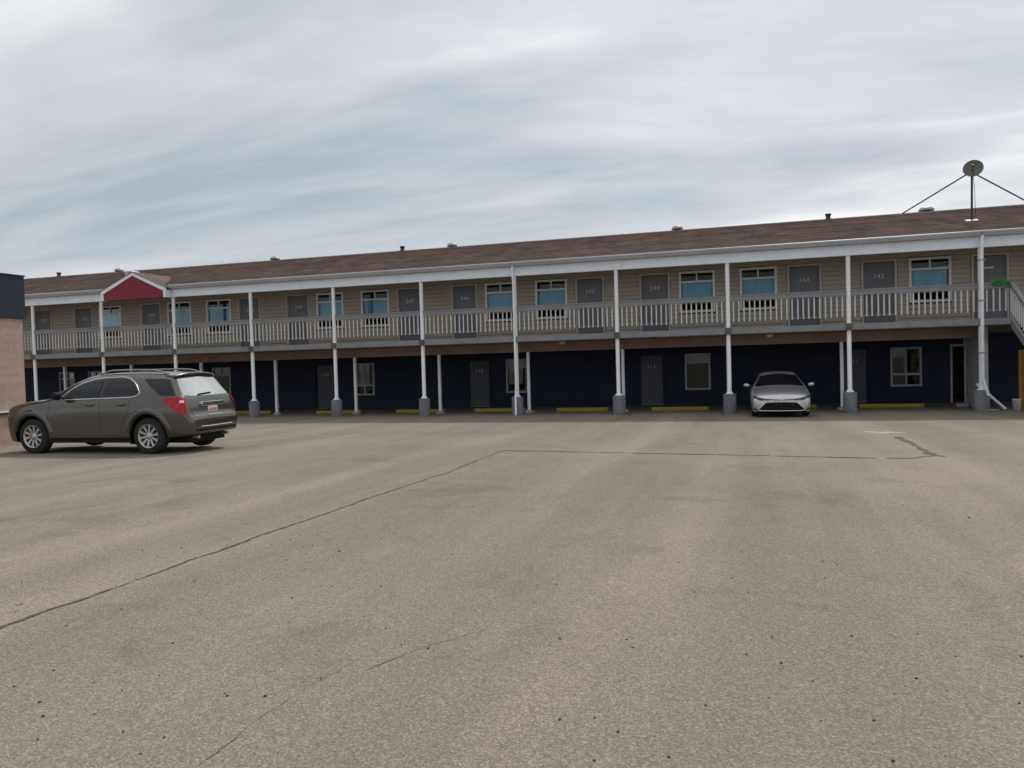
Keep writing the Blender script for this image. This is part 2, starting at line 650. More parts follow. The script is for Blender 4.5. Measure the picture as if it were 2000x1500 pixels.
crack([(24.80, -26), (24.83, -22.5), (24.82, -21.2), (24.86, -19.1), (24.92, -17.0), (25.0, -15.4), (24.9, -13.2), (24.86, -12.45)], 0.04,
      'asphalt_crack', 'long dark crack running from lower left towards the motel')
crack([(24.86, -12.45), (25.6, -12.5), (27.0, -12.7), (28.3, -12.87), (29.5, -13.03), (31.0, -13.27), (31.6, -13.22), (31.98, -12.86)], 0.105,
      'asphalt_crack', 'dark sealed crack along the front edge of the asphalt patch')
crack([(32.1, -13.0), (31.98, -12.7), (32.05, -11.1), (32.1, -9.2)], 0.14, 'asphalt_crack', 'dark crumbling crack at the right edge of the asphalt patch', 0.02)
crack([(27.3, -22.6), (27.42, -22.32), (27.55, -22.1), (27.7, -21.89)], 0.005, 'asphalt_crack', 'hairline crack in the foreground asphalt', 0.006, 0.03)
crack([(27.12, -23.6), (27.1, -23.2), (27.13, -22.8), (27.2, -22.5)], 0.004, 'asphalt_crack', 'faint hairline crack near the bottom of the picture', 0.006, 0.03)

m = MB()
pts_ = []
for k in range(22):
    t = 2*PI*k/22
    q = 1+.35*math.sin(3*t+1)+.18*math.sin(7*t)
    x, y = 32.0+.36*q*math.cos(t), -8.1+.30*q*math.sin(t)
    pts_.append((x, y, zs(y)+.003))
m.add(pts_, [tuple(range(22))])  # pale patch of dust, borrowing the concrete colour
tag(m.build('dust_patch', 'concrete'), 'small pale patch in the asphalt near the crumbling crack', kind='structure')

m = MB()
rnd = random.Random(5)
for k in range(420):
    y = -24.5 + 16*rnd.random()**1.7
    x = 20 + 18*rnd.random()
    if rnd.random() < 0.35:
        x = 24 + 8*rnd.random(); y = -24 + 4*rnd.random()
    r = rnd.uniform(0.003, 0.0085)*(1.5 if rnd.random() < 0.08 else 1)
    z = zs(y)
    top = (x+rnd.uniform(-r, r)*0.4, y+rnd.uniform(-r, r)*0.4, z+r*1.1)
    ring = []
    for q in range(6):
        t = q*PI/3 + rnd.uniform(-0.3, 0.3)
        rr = r*rnd.uniform(0.7, 1.2)
        ring.append((x+rr*math.cos(t), y+rr*math.sin(t), z+r*rnd.uniform(0.3, 0.6)))
    base = [(a, b, z-0.001) for a, b, _ in ring]
    m.add([top]+ring+base, [(0, 1+q, 1+(q+1) % 6) for q in range(6)] + [(1+q, 7+q, 7+(q+1) % 6, 1+(q+1) % 6) for q in range(6)], True)
tag(m.build('loose_gravel', 'pebble_dark'), 'loose dark grit scattered over the asphalt', 'gravel', kind='stuff')

# ------------------------------------------------------------------ motel building
motel = tag(empty('motel_building', (0, 0, 0)),
            'long two-storey motel with brown shingle roof, white posts and navy lower wall', 'motel')
X0, X1 = -9.0, 43.0
YW, YL, YB = 1.6, 5.0, 11.0
Z_DECK, Z_SOF = 2.785, 5.20
POSTS = [-3.66, -0.06, 3.61, 7.225, 10.84, 14.46, 18.05, 21.59, 25.17, 28.79, 32.41, 36.045]
EY, EZ, RY, RZ = -0.22, 5.372, 5.2, 6.915          # eave edge and ridge
SL = (RZ-EZ)/(RY-EY)


def roof_z(y):
    return EZ + SL*(y-EY) if y <= RY else RZ - SL*(y-RY)


# roof: real shingle courses on the front slope, plain back slope
m = MB()
NC = 44
for i in range(NC):
    t0, t1 = i/NC, (i+1)/NC
    y0, y1 = EY+(RY-EY)*t0, EY+(RY-EY)*t1
    za, zb = EZ+(RZ-EZ)*t0, EZ+(RZ-EZ)*t1
    lip = 0.012
    m.quad((X0-.4, y0, za+lip), (X1+.4, y0, za+lip), (X1+.4, y1, zb), (X0-.4, y1, zb))
    m.quad((X0-.4, y0, za), (X1+.4, y0, za), (X1+.4, y0, za+lip), (X0-.4, y0, za+lip))
m.quad((X0-.4, RY, RZ), (X1+.4, RY, RZ), (X1+.4, YB+.55, roof_z(YB+.55)), (X0-.4, YB+.55, roof_z(YB+.55)))
m.quad((X0-.4, EY, EZ-.03), (X1+.4, EY, EZ-.03), (X1+.4, EY, EZ), (X0-.4, EY, EZ))
m.prism([(EY, EZ-.03), (RY, RZ-.03), (YB+.55, roof_z(YB+.55)-.03), (YB+.55, roof_z(YB+.55)-.10), (RY, RZ-.12), (EY, EZ-.10)], 'x', X0-.38, X1+.38)
roof = m.build('roof', 'shingle', motel)
m = MB()
m.prism([(RY-.16, RZ-.16*SL+.015), (RY, RZ+.03), (RY+.16, RZ-.16*SL+.015), (RY, RZ+.004)], 'x', X0-.4, X1+.4)
m.build('ridge_cap', 'shingle', roof)


def mushroom(x, y, r=0.17, h=0.16):
    z = roof_z(y)
    m = MB()
    m.lathe([(r*0.55, -0.12), (r*0.55, h*0.45), (r, h*0.42), (r*1.02, h*0.6), (r*0.85, h*0.92), (r*0.45, h*1.1), (0.001, h*1.16)], 18, (x, y, z))
    m.box(x-r*1.2, x+r*1.2, y-r*1.2, y+r*1.2, z-0.06, z+0.03)
    m.build('roof_vent', 'galvanised', roof)


def pipe(x, y, r=0.07, h=0.28):
    z = roof_z(y)
    m = MB()
    m.lathe([(r*1.5, -0.1), (r*1.5, 0.04), (r, 0.1), (r, h-0.08), (r*1.35, h-0.07), (r*1.35, h), (0.001, h+0.01)], 14, (x, y, z))
    m.build('roof_pipe', 'dark_metal', roof)


for x in (-0.42, 8.5, 17.3, 26.85, 35.75):
    mushroom(x, RY+0.12, 0.22 if x < 30 else 0.26, 0.22)
for x in (-4.15, 14.98, 32.42):
    pipe(x, RY+0.06, 0.08, 0.24)
m = MB()
bz = roof_z(3.4)
m.box(1.9, 2.3, 3.2, 3.6, bz-.06, bz+.16)
m.prism([(1.86, bz+.16), (2.34, bz+.16), (2.28, bz+.21), (1.92, bz+.21)], 'y', 3.16, 3.64)
m.build('roof_vent', 'window_white', roof)

# gutter, eave board, soffit
for a, b in ((X0-.4, 4.06), (7.24, 21.55), (21.57, 36.0), (36.02, X1+.4)):
    m = MB()
    m.prism([(EY+.09, 5.365), (EY-.10, 5.365), (EY-.12, 5.352), (EY-.12, 5.312), (EY-.085, 5.25), (EY-.075, 5.222), (EY+.09, 5.222)], 'x', a, b)
    m.build('gutter', 'gutter_metal', motel)
for a, b in zip([X0]+POSTS[3::4], POSTS[3::4]+[X1]):
    m = MB()
    m.box(a+.003, b-.003, -.10, .10, 4.90, 5.22)
    m.build('eave_beam', 'white_trim', motel)
m = MB()
m.box(X0, X1, .101, YW+.06, 5.2, 5.24)
m.build('soffit', 'soffit_white', motel)

# red entrance gable
cx, hw, ze, za = 5.65, 1.51, 5.19, 5.90
FY = -0.42
m = MB()
m.prism([(cx-hw, 4.88), (cx+hw, 4.88), (cx+hw, ze), (cx, za-.03), (cx-hw, ze)], 'y', FY, -0.12)
gab = m.build('entrance_gable', 'red_panel', motel)
m = MB()
for s in (-1, 1):
    m.prism([(cx+s*(hw+.10), ze-.03), (cx+s*(hw+.10), ze+.06), (cx, za+.045), (cx, za-.085), (cx+s*(hw-.02), ze-.055)], 'y', FY-.035, FY-.003) if s < 0 else \
        m.prism([(cx, za-.085), (cx, za+.045), (cx+(hw+.10), ze+.06), (cx+(hw+.10), ze-.03), (cx+(hw-.02), ze-.055)], 'y', FY-.0352, FY-.003)
    xa, xb = sorted((cx+s*(hw-.03), cx+s*(hw+.085)))
    m.box(xa, xb, FY-.033, -.11, 4.87, ze-.02)
m.build('gable_trim', 'white_trim', gab)
m = MB()
for s in (-1, 1):
    m.add([(cx+s*(hw+.13), FY-.06, ze+.045), (cx, FY-.06, za+.055), (cx, 1.75, za+.055), (cx+s*(hw+.13), -.2, ze+.045),
           (cx+s*(hw+.13), FY-.06, ze+.065), (cx, FY-.06, za+.085), (cx, 1.75, za+.085), (cx+s*(hw+.13), -.2, ze+.065)],
          [(0, 1, 2, 3), (4, 5, 6, 7), (0, 1, 5, 4), (3, 2, 6, 7), (0, 3, 7, 4)])
m.build('gable_roof', 'shingle', gab)

# posts, piers, brackets
pm = MB()
pm.lathe([(0.13, 0.0), (0.125, 0.012), (0.085, 0.06), (0.068, 0.085), (0.068, 4.90-0.66)], 18)
cone = MB()
cone.lathe([(0.205, 0.0), (0.205, 0.64), (0.19, 0.655), (0.12, 0.660), (0.001, 0.660)], 28)
me_post, me_pier = pm.mesh('post'), cone.mesh('pier')
bk = MB().box(-.09, .09, -.122, -.10, 2.59, 2.80)
bk.box(-.10, .10, -.135, -.1225, 2.66, 2.74)
me_bk = bk.mesh('post_bracket')
for x in POSTS:
    p = link('post', me_post, 'white_post', motel, (x, 0, 0.66))
    q = link('pier', me_pier, 'pier_concrete', motel, (x, 0, -0.005))
    if abs(x-36.045) > .1 and abs(x-21.59) > .1:
        link('post_bracket', me_bk, 'bracket_grey', motel, (x, 0, 0))

# inner posts, beam
ip = MB().box(-.05, .05, -.05, .05, .09, 2.25)
ib = MB().lathe([(0.17, -.01), (0.165, .07), (0.10, .10), (0.001, .10)], 16)
me_ip, me_ib = ip.mesh('carport_post'), ib.mesh('post_base')
for i, x in enumerate(POSTS[:-1]):
    p = link('carport_post', me_ip, 'white_post', motel, (x+(0.02 if i < 8 else -0.05), 1.5, 0))
    link('post_base', me_ib, 'concrete', p)
m = MB()
m.box(X0, 36.36, 1.42, 1.58, 2.25, 2.575)
m.build('carport_beam', 'brown_beam', motel)

# walkway deck and fascia
for a, b in zip([X0]+POSTS[1:]+[36.84], POSTS[1:]+[36.84, X1]):
    y0 = -.10
    m = MB()
    m.box(a+.002, b-.002, y0, -.055, 2.60, 2.785)
    m.build('deck_fascia', 'grey_fascia', motel)
m = MB()
m.box(X0, X1, -.054, YW+.02, 2.58, 2.765)
m.build('walkway_deck', 'brown_beam', motel)
m = MB()
m.box(X0, X1, YW+.021, YB, 2.42, 2.76)
m.build('floor_slab', 'interior', motel)

# ---- upper wall with openings
DOORS = [(-1.73, -.80, '252'), (.58, 1.52, '251'), (4.24, 5.17, '250'), (9.18, 10.12, '249'), (11.47, 12.41, '248'), (16.41, 17.35, '247'),
         (18.67, 19.60, '246'), (23.50, 24.43, '245'), (25.82, 26.76, '244'), (30.78, 31.73, '243'), (33.07, 34.01, '242'), (36.28, 37.2, None)]
WINS = [(1.96, 3.06), (5.62, 6.72), (7.59, 8.70), (12.85, 13.96), (14.84, 15.95), (20.03, 21.13), (21.98, 23.08), (27.19, 28.30), (29.23, 30.33), (34.48, 35.60)]
DT, WS, WTOP = 4.83, 3.50, 4.83


def wall_grid(m, x0, x1, z0, z1, holes, ya, yb):
    xs = sorted({x0, x1} | {h[0] for h in holes} | {h[1] for h in holes})
    zz = sorted({z0, z1} | {h[2] for h in holes} | {h[3] for h in holes})

    def solid(i, j):
        if i < 0 or j < 0 or i >= len(xs)-1 or j >= len(zz)-1:
            return False
        cx, cz = (xs[i]+xs[i+1])/2, (zz[j]+zz[j+1])/2
        return not any(h[0] < cx < h[1] and h[2] < cz < h[3] for h in holes)
    for i in range(len(xs)-1):
        for j in range(len(zz)-1):
            if not solid(i, j):
                continue
            a, b, c, d = xs[i], xs[i+1], zz[j], zz[j+1]
            m.quad((a, ya, c), (b, ya, c), (b, ya, d), (a, ya, d))
            m.quad((a, yb, c), (b, yb, c), (b, yb, d), (a, yb, d))
            if not solid(i-1, j): m.quad((a, ya, c), (a, yb, c), (a, yb, d), (a, ya, d))
            if not solid(i+1, j): m.quad((b, ya, c), (b, yb, c), (b, yb, d), (b, ya, d))
            if not solid(i, j-1): m.quad((a, ya, c), (b, ya, c), (b, yb, c), (a, yb, c))
            if not solid(i, j+1): m.quad((a, ya, d), (b, ya, d), (b, yb, d), (a, yb, d))


holes = [(a, b, 2.70, DT) for a, b, _ in DOORS] + [(a, b, WS, WTOP) for a, b in WINS]
m = MB()
wall_grid(m, X0, X1, 2.77, 5.195, [(a, b, 2.77, DT) for a, b, _ in DOORS] + holes[len(DOORS):], YW+.03, YW+.17)
uwall = m.build('upper_wall', 'lap_shadow_core', motel)
# lap siding, one board per course and stretch of wall
course = 0.152
mesh_cache = {}
z = 2.79
XS0, XS1 = -6.2, 41.0
nb = 0
while z < 5.19:
    z1 = min(z+course, 5.195)
    TR = 0.085
    cuts = [(a-TR, b+TR) for a, b, _ in DOORS if z < DT+.07] + [(a-.06, b+.06) for a, b in WINS if z1 > WS-.05 and z < WTOP+.05]
    cuts.sort()
    spans, cur = [], XS0
    for a, b in cuts:
        if a > cur+.02:
            spans.append((cur, a))
        cur = max(cur, b)
    spans.append((cur, XS1))
    if len(spans) == 1:
        spans = [(XS0+k*(XS1-XS0)/13+.001, XS0+(k+1)*(XS1-XS0)/13-.001) for k in range(13)]
    for a, b in spans:
        key = (round(b-a, 3), round(z1-z, 3))
        if key not in mesh_cache:
            sm = MB()
            h = z1-z
            L = b-a
            h -= .009  # gap bares the dark core, imitating shadow under each lap
            pr_ = [(-.032, .0), (-.033, .014), (-.006, h), (.028, h), (.028, 0)]
            sm.prism(pr_, 'x', 0, L)
            mesh_cache[key] = sm.mesh('siding_board')
        link('siding_board', mesh_cache[key], 'siding', uwall, (a, YW, z))
        nb += 1
    z += course
print('siding boards', nb)
m = MB()
m.box(X0, X1, YB-.15, YB, 0, 5.3)
m.build('rear_wall', 'siding', motel)
for x in (X0, X1-.15):
    m = MB()
    m.prism([(YW+.18, 2.77), (YB-.152, 2.77), (YB-.152, 5.25), (RY, RZ-.14), (YW+.18, roof_z(YW+.18)-.14)], 'x', x, x+.15)
    m.box(x, x+.15, YL+.16, YB-.152, 0, 2.41)
    m.build('end_wall', 'siding', motel)
# party walls between rooms keep each room dark
for x in [-5.5, .2, 3.65, 7.2, 10.84, 14.4, 18.0, 21.55, 25.1, 28.76, 32.4, 35.95, 39]:
    MB().box(x-.05, x+.05, YW+.175, YB-.155, 2.765, 5.19).build('party_wall', 'interior', motel)


DIGITS = {}


def door(x0, x1, z0, z1, yf, paint, trim, num, nummat, handle_left, trimw=.07, sub_z=None):
    m = MB()
    m.box(x0+.012, x1-.012, yf+.045, yf+.09, z0+.012, z1-.012)
    d = m.build('door', paint, motel, bevel=.004)
    m = MB()
    m.box(x0-trimw, x0-.001, yf-.038, yf+.03, z0, z1+trimw)
    m.box(x1+.001, x1+trimw, yf-.038, yf+.03, z0, z1+trimw)
    m.box(x0, x1, yf-.036, yf+.03, z1+.001, z1+trimw-.002)
    m.box(x0+.001, x0+.012, yf+.031, yf+.10, z0, z1)
    m.box(x1-.012, x1-.001, yf+.031, yf+.10, z0, z1)
    m.build('door_frame', trim, d)
    m = MB()
    m.box(x0+.001, x1-.001, yf-.02, yf+.12, z0-.005, z0+.012)
    m.build('threshold', 'galvanised', d)
    hx = x0+.09 if handle_left else x1-.09
    m = MB()
    m.lathe([(.035, yf+.045), (.035, yf+.035), (.012, yf+.033), (.012, yf+.0), (.03, yf-.005), (.03, yf-.03), (.001, yf-.035)], 12, (hx, 0, z0+.98), 'y')
    m.build('door_handle', 'brass', d)
    if num:
        for k, ch in enumerate(num):
            if ch not in DIGITS:
                DIGITS[ch] = text_mesh(ch, 0.20)
            me = DIGITS[ch] if nummat == 'number_white' else DIGITS.setdefault(ch+'dull', DIGITS[ch].copy())
            link('digit', me, nummat, d, ((x0+x1)/2+(k-1)*.118, yf+.042, z1-.46))
    return d


for i, (a, b, num) in enumerate(DOORS):
    d = door(a, b, Z_DECK-.008, DT, YW, 'door_paint', 'beige_trim', num, 'number_white', i % 2 == 0)
    if num is None:
        MB().box(36.58, 36.86, YW+.036, YW+.044, 4.42, 4.48).build('door_sign', 'number_white', d)


def window(x0, x1, z0, z1, yf, fm, style, curtain, seed=0, fw=.055):
    m = MB()
    ya, yb = yf-.035, yf+.06
    m.box(x0-fw, x0+.02, ya, yb, z0-fw, z1+fw)
    m.box(x1-.02, x1+fw, ya, yb, z0-fw, z1+fw)
    m.box(x0+.02, x1-.02, ya+.001, yb, z0-fw, z0+.02)
    m.box(x0+.02, x1-.02, ya+.001, yb, z1-.02, z1+fw)
    H = z1-z0
    xm = (x0+x1)/2
    if style == 'top':
        zb = z1-.235*H
        m.box(x0+.02, x1-.02, ya+.012, yb-.002, zb-.032, zb+.032)
        m.box(xm-.022, xm+.022, ya+.012, yb-.002, zb+.032, z1-.02)
        panes = [(x0+.02, xm-.022, zb+.032, z1-.02), (xm+.022, x1-.02, zb+.032, z1-.02), (x0+.02, x1-.02, z0+.02, zb-.032)]
    else:
        zb = z0+.30*H
        m.box(x0+.02, x1-.02, ya+.012, yb-.002, zb-.04, zb+.04)
        m.box(xm-.03, xm+.03, ya+.012, yb-.002, z0+.02, zb-.04)
        m.box(xm-.022, xm+.022, ya+.012, yb-.002, zb+.04, z1-.02)
        panes = [(x0+.02, xm-.03, z0+.02, zb-.04), (xm+.03, x1-.02, z0+.02, zb-.04), (x0+.02, xm-.022, zb+.04, z1-.02), (xm+.022, x1-.02, zb+.04, z1-.02)]
    w = m.build('window', fm, motel)
    for a, b, c, d in panes:
        MB().box(a, b, yf+.018, yf+.024, c, d).build('pane', 'window_glass', w)
    rnd = random.Random(seed)
    for (ca, cb, cz0, cz1, cm) in curtain:
        m = MB()
        n = int((cb-ca)/.018)
        vs = []
        ph = rnd.uniform(0, 6)
        for k in range(n+1):
            x = ca+(cb-ca)*k/n
            y = yf+.13 + .024*math.sin(x*42+ph+1.5*math.sin(x*7)) + .008*math.sin(x*97)
            for zz in (cz0 + .012*math.sin(x*21+ph), cz1):
                vs.append((x, y, zz))
        m.add(vs, [(2*k, 2*k+2, 2*k+3, 2*k+1) for k in range(n)], True)
        m.build('curtain', cm, w)
    return w


for i, (a, b) in enumerate(WINS):
    zb = WTOP-.235*(WTOP-WS)
    c = []
    cz0 = 3.80 + .02*math.sin(i*2.1)
    split = {2: .66, 4: .22}.get(i)
    if split:
        xm = a+(b-a)*split
        c.append((a+.03, xm-.07, cz0, zb+.01, 'blue_curtain'))
        c.append((xm+.07, b-.03, cz0, zb+.01, 'blue_curtain'))
        c.append((xm-.08, xm+.08, cz0, zb+.01, 'deep_blue_curtain'))
    else:
        c.append((a+.03, b-.03, cz0, zb+.01, 'blue_curtain'))
    window(a, b, WS, WTOP, YW, 'window_white', 'top', c, i)

# ---- lower wall
LDOORS = [(10.62, 11.53, '114'), (18.00, 18.92, '113'), (25.29, 26.19, '112'), (32.75, 33.64, '111'), (3.3, 4.2, '115')]
LWINS = [(5.12, 6.02, 'top', 0), (12.60, 13.50, 'bot', 1), (19.72, 20.62, 'top', 1), (27.10, 27.98, 'top', 0), (34.48, 35.42, 'bot', 2), (-4.1, -3.2, 'top', 0), (-2.25, -1.4, 'top', 0)]
lh = [(a, b, 0.05, 2.02) for a, b, _ in LDOORS] + [(a, b, .66, 1.99) for a, b, _, _ in LWINS] + [(36.46, 37.3, .0, 2.02)]
m = MB()
wall_grid(m, X0, X1, 0.0, 2.415, lh, YL+.03, YL+.17)
lwall = m.build('lower_wall', 'navy_wall', motel)
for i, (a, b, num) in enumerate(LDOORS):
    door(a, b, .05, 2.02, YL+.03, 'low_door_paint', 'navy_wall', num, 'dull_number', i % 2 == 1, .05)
for i, (a, b, st, cu) in enumerate(LWINS):
    c = []
    if cu == 1:
        c = [(a+.03, b-.25, .98, 1.97, 'cream_curtain'), (b-.17, b-.03, .7, 1.97, 'cream_curtain')]
    if cu == 2:
        xm = (a+b)/2
        c = [(xm-.05, xm+.03, 1.1, 1.97, 'cream_curtain')]
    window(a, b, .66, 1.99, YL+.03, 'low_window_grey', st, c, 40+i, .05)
m = MB()
m.box(36.39, 36.455, YL-.01, YL+.12, 0, 2.09)
m.box(37.305, 37.37, YL-.01, YL+.12, 0, 2.09)
m.box(36.456, 37.304, YL-.01, YL+.12, 2.025, 2.088)
m.build('doorway_frame', 'dirty_white', motel)
for x in (-5.5, 2.0, 9.2, 16.4, 23.6, 30.8, 36.0, 39):
    MB().box(x-.05, x+.05, YL+.175, YB-.155, 0.0, 2.415).build('party_wall', 'interior', motel)
m = MB()
m.box(36.34, 36.50, 1.0, 2.95, -.01, 2.575)
rw = m.build('return_wall', 'dirty_white', motel)
MB().box(36.325, 36.339, 2.86, 2.98, 0, 2.57).build('corner_trim', 'window_white', rw)
MB().box(36.27, 36.338, 2.3, 2.45, .42, .56).build('utility_box', 'galvanised', rw)
for x, y, z in ((30.1, 1.32, 2.575), (37.2, .8, 2.575), (23.0, 1.2, 2.575)):
    m = MB()
    m.lathe([(.13, 0), (.13, -.03), (.11, -.07), (.06, -.095), (.001, -.10)], 16, (x, y, z))
    m.build('ceiling_light', 'bucket_white', motel)

# ---- railings
pick = MB().box(-.021, .021, -.012, .012, 0, .68).mesh('baluster')
pitch = .163


def railing(a, b):
    m = MB()
    m.box(a, b, -.045, -.012, 3.665, 3.80)
    m.box(a, b, -.06, .07, 3.802, 3.842)
    m.box(a, b, .0122, .04, 3.665, 3.75)
    r = m.build('railing', 'grey_rail', motel)
    MB().box(a, b, .0122, .03, 3.02, 3.045).build('bottom_rail', 'grey_rail', r)
    n = max(1, int((b-a-.12)/pitch))
    s = (b-a-n*pitch)/2
    for k in range(n+1):
        x = a+s+k*pitch
        if b-.03 > x > a+.03:
            link('baluster', pick, 'picket_paint', r, (x+random.uniform(-.008, .008), 0, 2.99+random.uniform(-.006, .006)))


for a, b in zip([-5.6]+POSTS, POSTS+[36.80]):
    if a < -5 or b-a > .3:
        railing(a+.072, b-.072 if b != 36.80 else b)
m = MB().box(36.80, 36.88, -.05, .05, 2.786, 3.86)
m.build('newel_post', 'grey_rail', motel)

# ---- staircase running towards the viewer on the right
stw = 1.15
SX0 = 36.80
NS, rise, run = 15, (2.765-.01)/15, .31
m = MB()
yend = -.10-NS*run
for x in (SX0, SX0+stw):
    m.prism([(-.101, 2.77), (-.101, 2.50), (yend, .0), (yend-.25, 0.02), (yend-.02, .17)], 'x', x, x+.05)
stair = m.build('staircase', 'grey_rail', motel)
tread = MB().box(SX0+.051, SX0+stw-.001, -.27, .03, -.045, 0).mesh('tread')
for k in range(1, NS):
    link('tread', tread, 'grey_fascia', stair, (0, -.10-k*run+.26, 2.765-k*rise))
for x in (SX0+.004, SX0+stw+.004):
    m = MB()
    y1 = yend
    z1 = 2.765-NS*rise
    m.prism([(-.06, 3.82), (-.06, 3.66), (y1, z1+.90), (y1, z1+1.06)], 'x', x, x+.04)
    m.prism([(-.06, 3.86), (-.06, 3.822), (y1, z1+1.062), (y1, z1+1.10)], 'x', x-.03, x+.08)
    m.box(x-.001, x+.045, y1-.05, y1+.05, .02, z1+1.0)
    m.build('handrail', 'grey_rail', stair)
    for k in range(26):
        y = -.16-k*.168
        zt = 2.765+(y+.10)*rise/run
        o = link('baluster', pick, 'picket_paint', stair, (x-.012, y, zt+.23))
        o.rotation_euler = (0, 0, PI/2)

# ---- downspouts
m = MB()
for pts in ([(21.60, -.26, 5.23), (21.60, -.25, 5.0), (21.60, -.18, 4.6), (21.60, -.175, 0.95), (21.60, -.25, .72), (21.60, -.27, .06), (21.6, -.34, .03)],):
    m.tube(pts, .038, 8)
m.build('downspout', 'white_post', motel)
m = MB()
m.tube([(36.04, -.25, 5.23), (36.03, -.22, 5.0), (36.03, -.19, 4.6), (36.03, -.185, .95)], .052, 8)
m.tube([(36.035, -.185, .99), (36.06, -.20, .90), (36.16, -.24, .50)], .043, 8)
ds = m.build('downspout', 'white_post', motel)
for z in (1.75, 3.3, 4.5):
    m = MB()
    m.box(35.93, 36.13, -.242, -.236, z, z+.035)
    m.box(35.93, 35.936, -.236, -.07, z, z+.035)
    m.build('pipe_strap', 'galvanised', ds)

# ------------------------------------------------------------------ office building at the left edge
office = tag(empty('office_building', (12.4, -11.4, 0)), 'pink painted block building with dark navy top, cut off at the left edge', 'building')
OX, OY0, OY1 = 12.4, -15.4, -11.4
m = MB()
m.box(6.0-12.4, -.007, OY0-OY1, -.002, -.05, 3.235)
owall = m.build('wall', 'pink_block', office)
bm_ = MB().box(-.03, .0, .002, .398, .002, .193).mesh('block')
bh = MB().box(-.03, .0, .002, .198, .002, .193).mesh('block')
z0 = 0.12
for r in range(16):
    y = OY0-OY1
    zz = z0 + r*.195
    if r % 2:
        link('block', bh, 'pink_block', owall, (0, y, zz)); y += .2
    while y < -.01:
        if y+.4 <= .001:
            link('block', bm_, 'pink_block', owall, (0, y, zz)); y += .4
        else:
            link('block', bh, 'pink_block', owall, (0, y, zz)); y += .2
m = MB()
m.box(6.0-12.4-.05, .05, OY0-OY1-.05, .05, 3.24, 4.27)
par = m.build('parapet', 'navy_panel', office)
MB().box(6.0-12.4-.07, .07, OY0-OY1-.07, .07, 4.271, 4.30).build('parapet_cap', 'navy_panel', par)
m = MB()
m.box(.02, .07, OY0-OY1+.05, -.30, .945, 1.0)
gr = m.build('guard_rail', 'navy_panel', office)
MB().box(.015, .08, OY0-OY1+.05, -.295, 1.001, 1.03).build('rail_cap', 'white_trim', gr)
for y in (-3.5, -2.2, -.9):
    MB().box(.0, .02, y, y+.08, .955, .99).build('rail_bracket', 'dark_metal', gr)


# ------------------------------------------------------------------ cars
def catmull(p0, p1, p2, p3, t):
    return 0.5*((2*p1) + (-p0+p2)*t + (2*p0-5*p1+4*p2-p3)*t*t + (-p0+3*p1-3*p2+p3)*t*t*t)


def car_body(table, nper=5):
    """table rows: u, zb, w0, zk, wk, zbelt, wbelt, zedge, wedge, ztop  ->  BVH + mesh data"""
    rows = []
    for i in range(len(table)-1):
        a = table[max(i-1, 0)]; b = table[i]; c = table[i+1]; d = table[min(i+2, len(table)-1)]
        for k in range(nper):
            t = k/nper
            u = b[0]+(c[0]-b[0])*t
            row = [u]
            for j in range(1, 10):
                # monotone tangents against uneven spacing
                ta = (c[j]-a[j])/(c[0]-a[0]) if c[0] != a[0] else 0
                tb = (d[j]-b[j])/(d[0]-b[0]) if d[0] != b[0] else 0
                h = c[0]-b[0]
                s = (c[j]-b[j])/h
                if s == 0:
                    ta = tb = 0
                else:
                    ta = max(min(ta/s, 3), 0)*s
                    tb = max(min(tb/s, 3), 0)*s
                h00 = 2*t**3-3*t*t+1; h10 = t**3-2*t*t+t; h01 = -2*t**3+3*t*t; h11 = t**3-t*t
                row.append(h00*b[j]+h10*h*ta+h01*c[j]+h11*h*tb)
            rows.append(row)
    rows.append(list(table[-1]))
    vs, n = [], 0
    for (u, zb, w0, zk, wk, zl, wl_, ze, we, zt) in rows:
        ctrl = [(w0*.92, zb), (w0, zb+.05), (wk, zk), (wl_, zl), (we, ze), (we*.55, ze+(zt-ze)*.78), (0, zt)]
        half = [(0, zb), (w0*.5, zb)]
        for i in range(len(ctrl)-1):
            p0 = ctrl[max(i-1, 0)]
            p3 = ctrl[i+2] if i+2 < len(ctrl) else (-ctrl[i][0], ctrl[i][1])
            for k in range(5):
                t = k/5
                half.append(tuple(catmull(p0[q], ctrl[i][q], ctrl[i+1][q], p3[q], t) for q in (0, 1)))
        half.append((0, zt))
        loop = half + [(-y, z) for y, z in half[-2:0:-1]]
        n = len(loop)
        vs += [(u, y, z) for y, z in loop]
    fs = []
    R_ = len(rows)
    for i in range(R_-1):
        for k in range(n):
            k2 = (k+1) % n
            fs.append((i*n+k, i*n+k2, (i+1)*n+k2, (i+1)*n+k))
    fs.append(tuple(range(n))[::-1])
    fs.append(tuple(range((R_-1)*n, R_*n)))
    return vs, fs


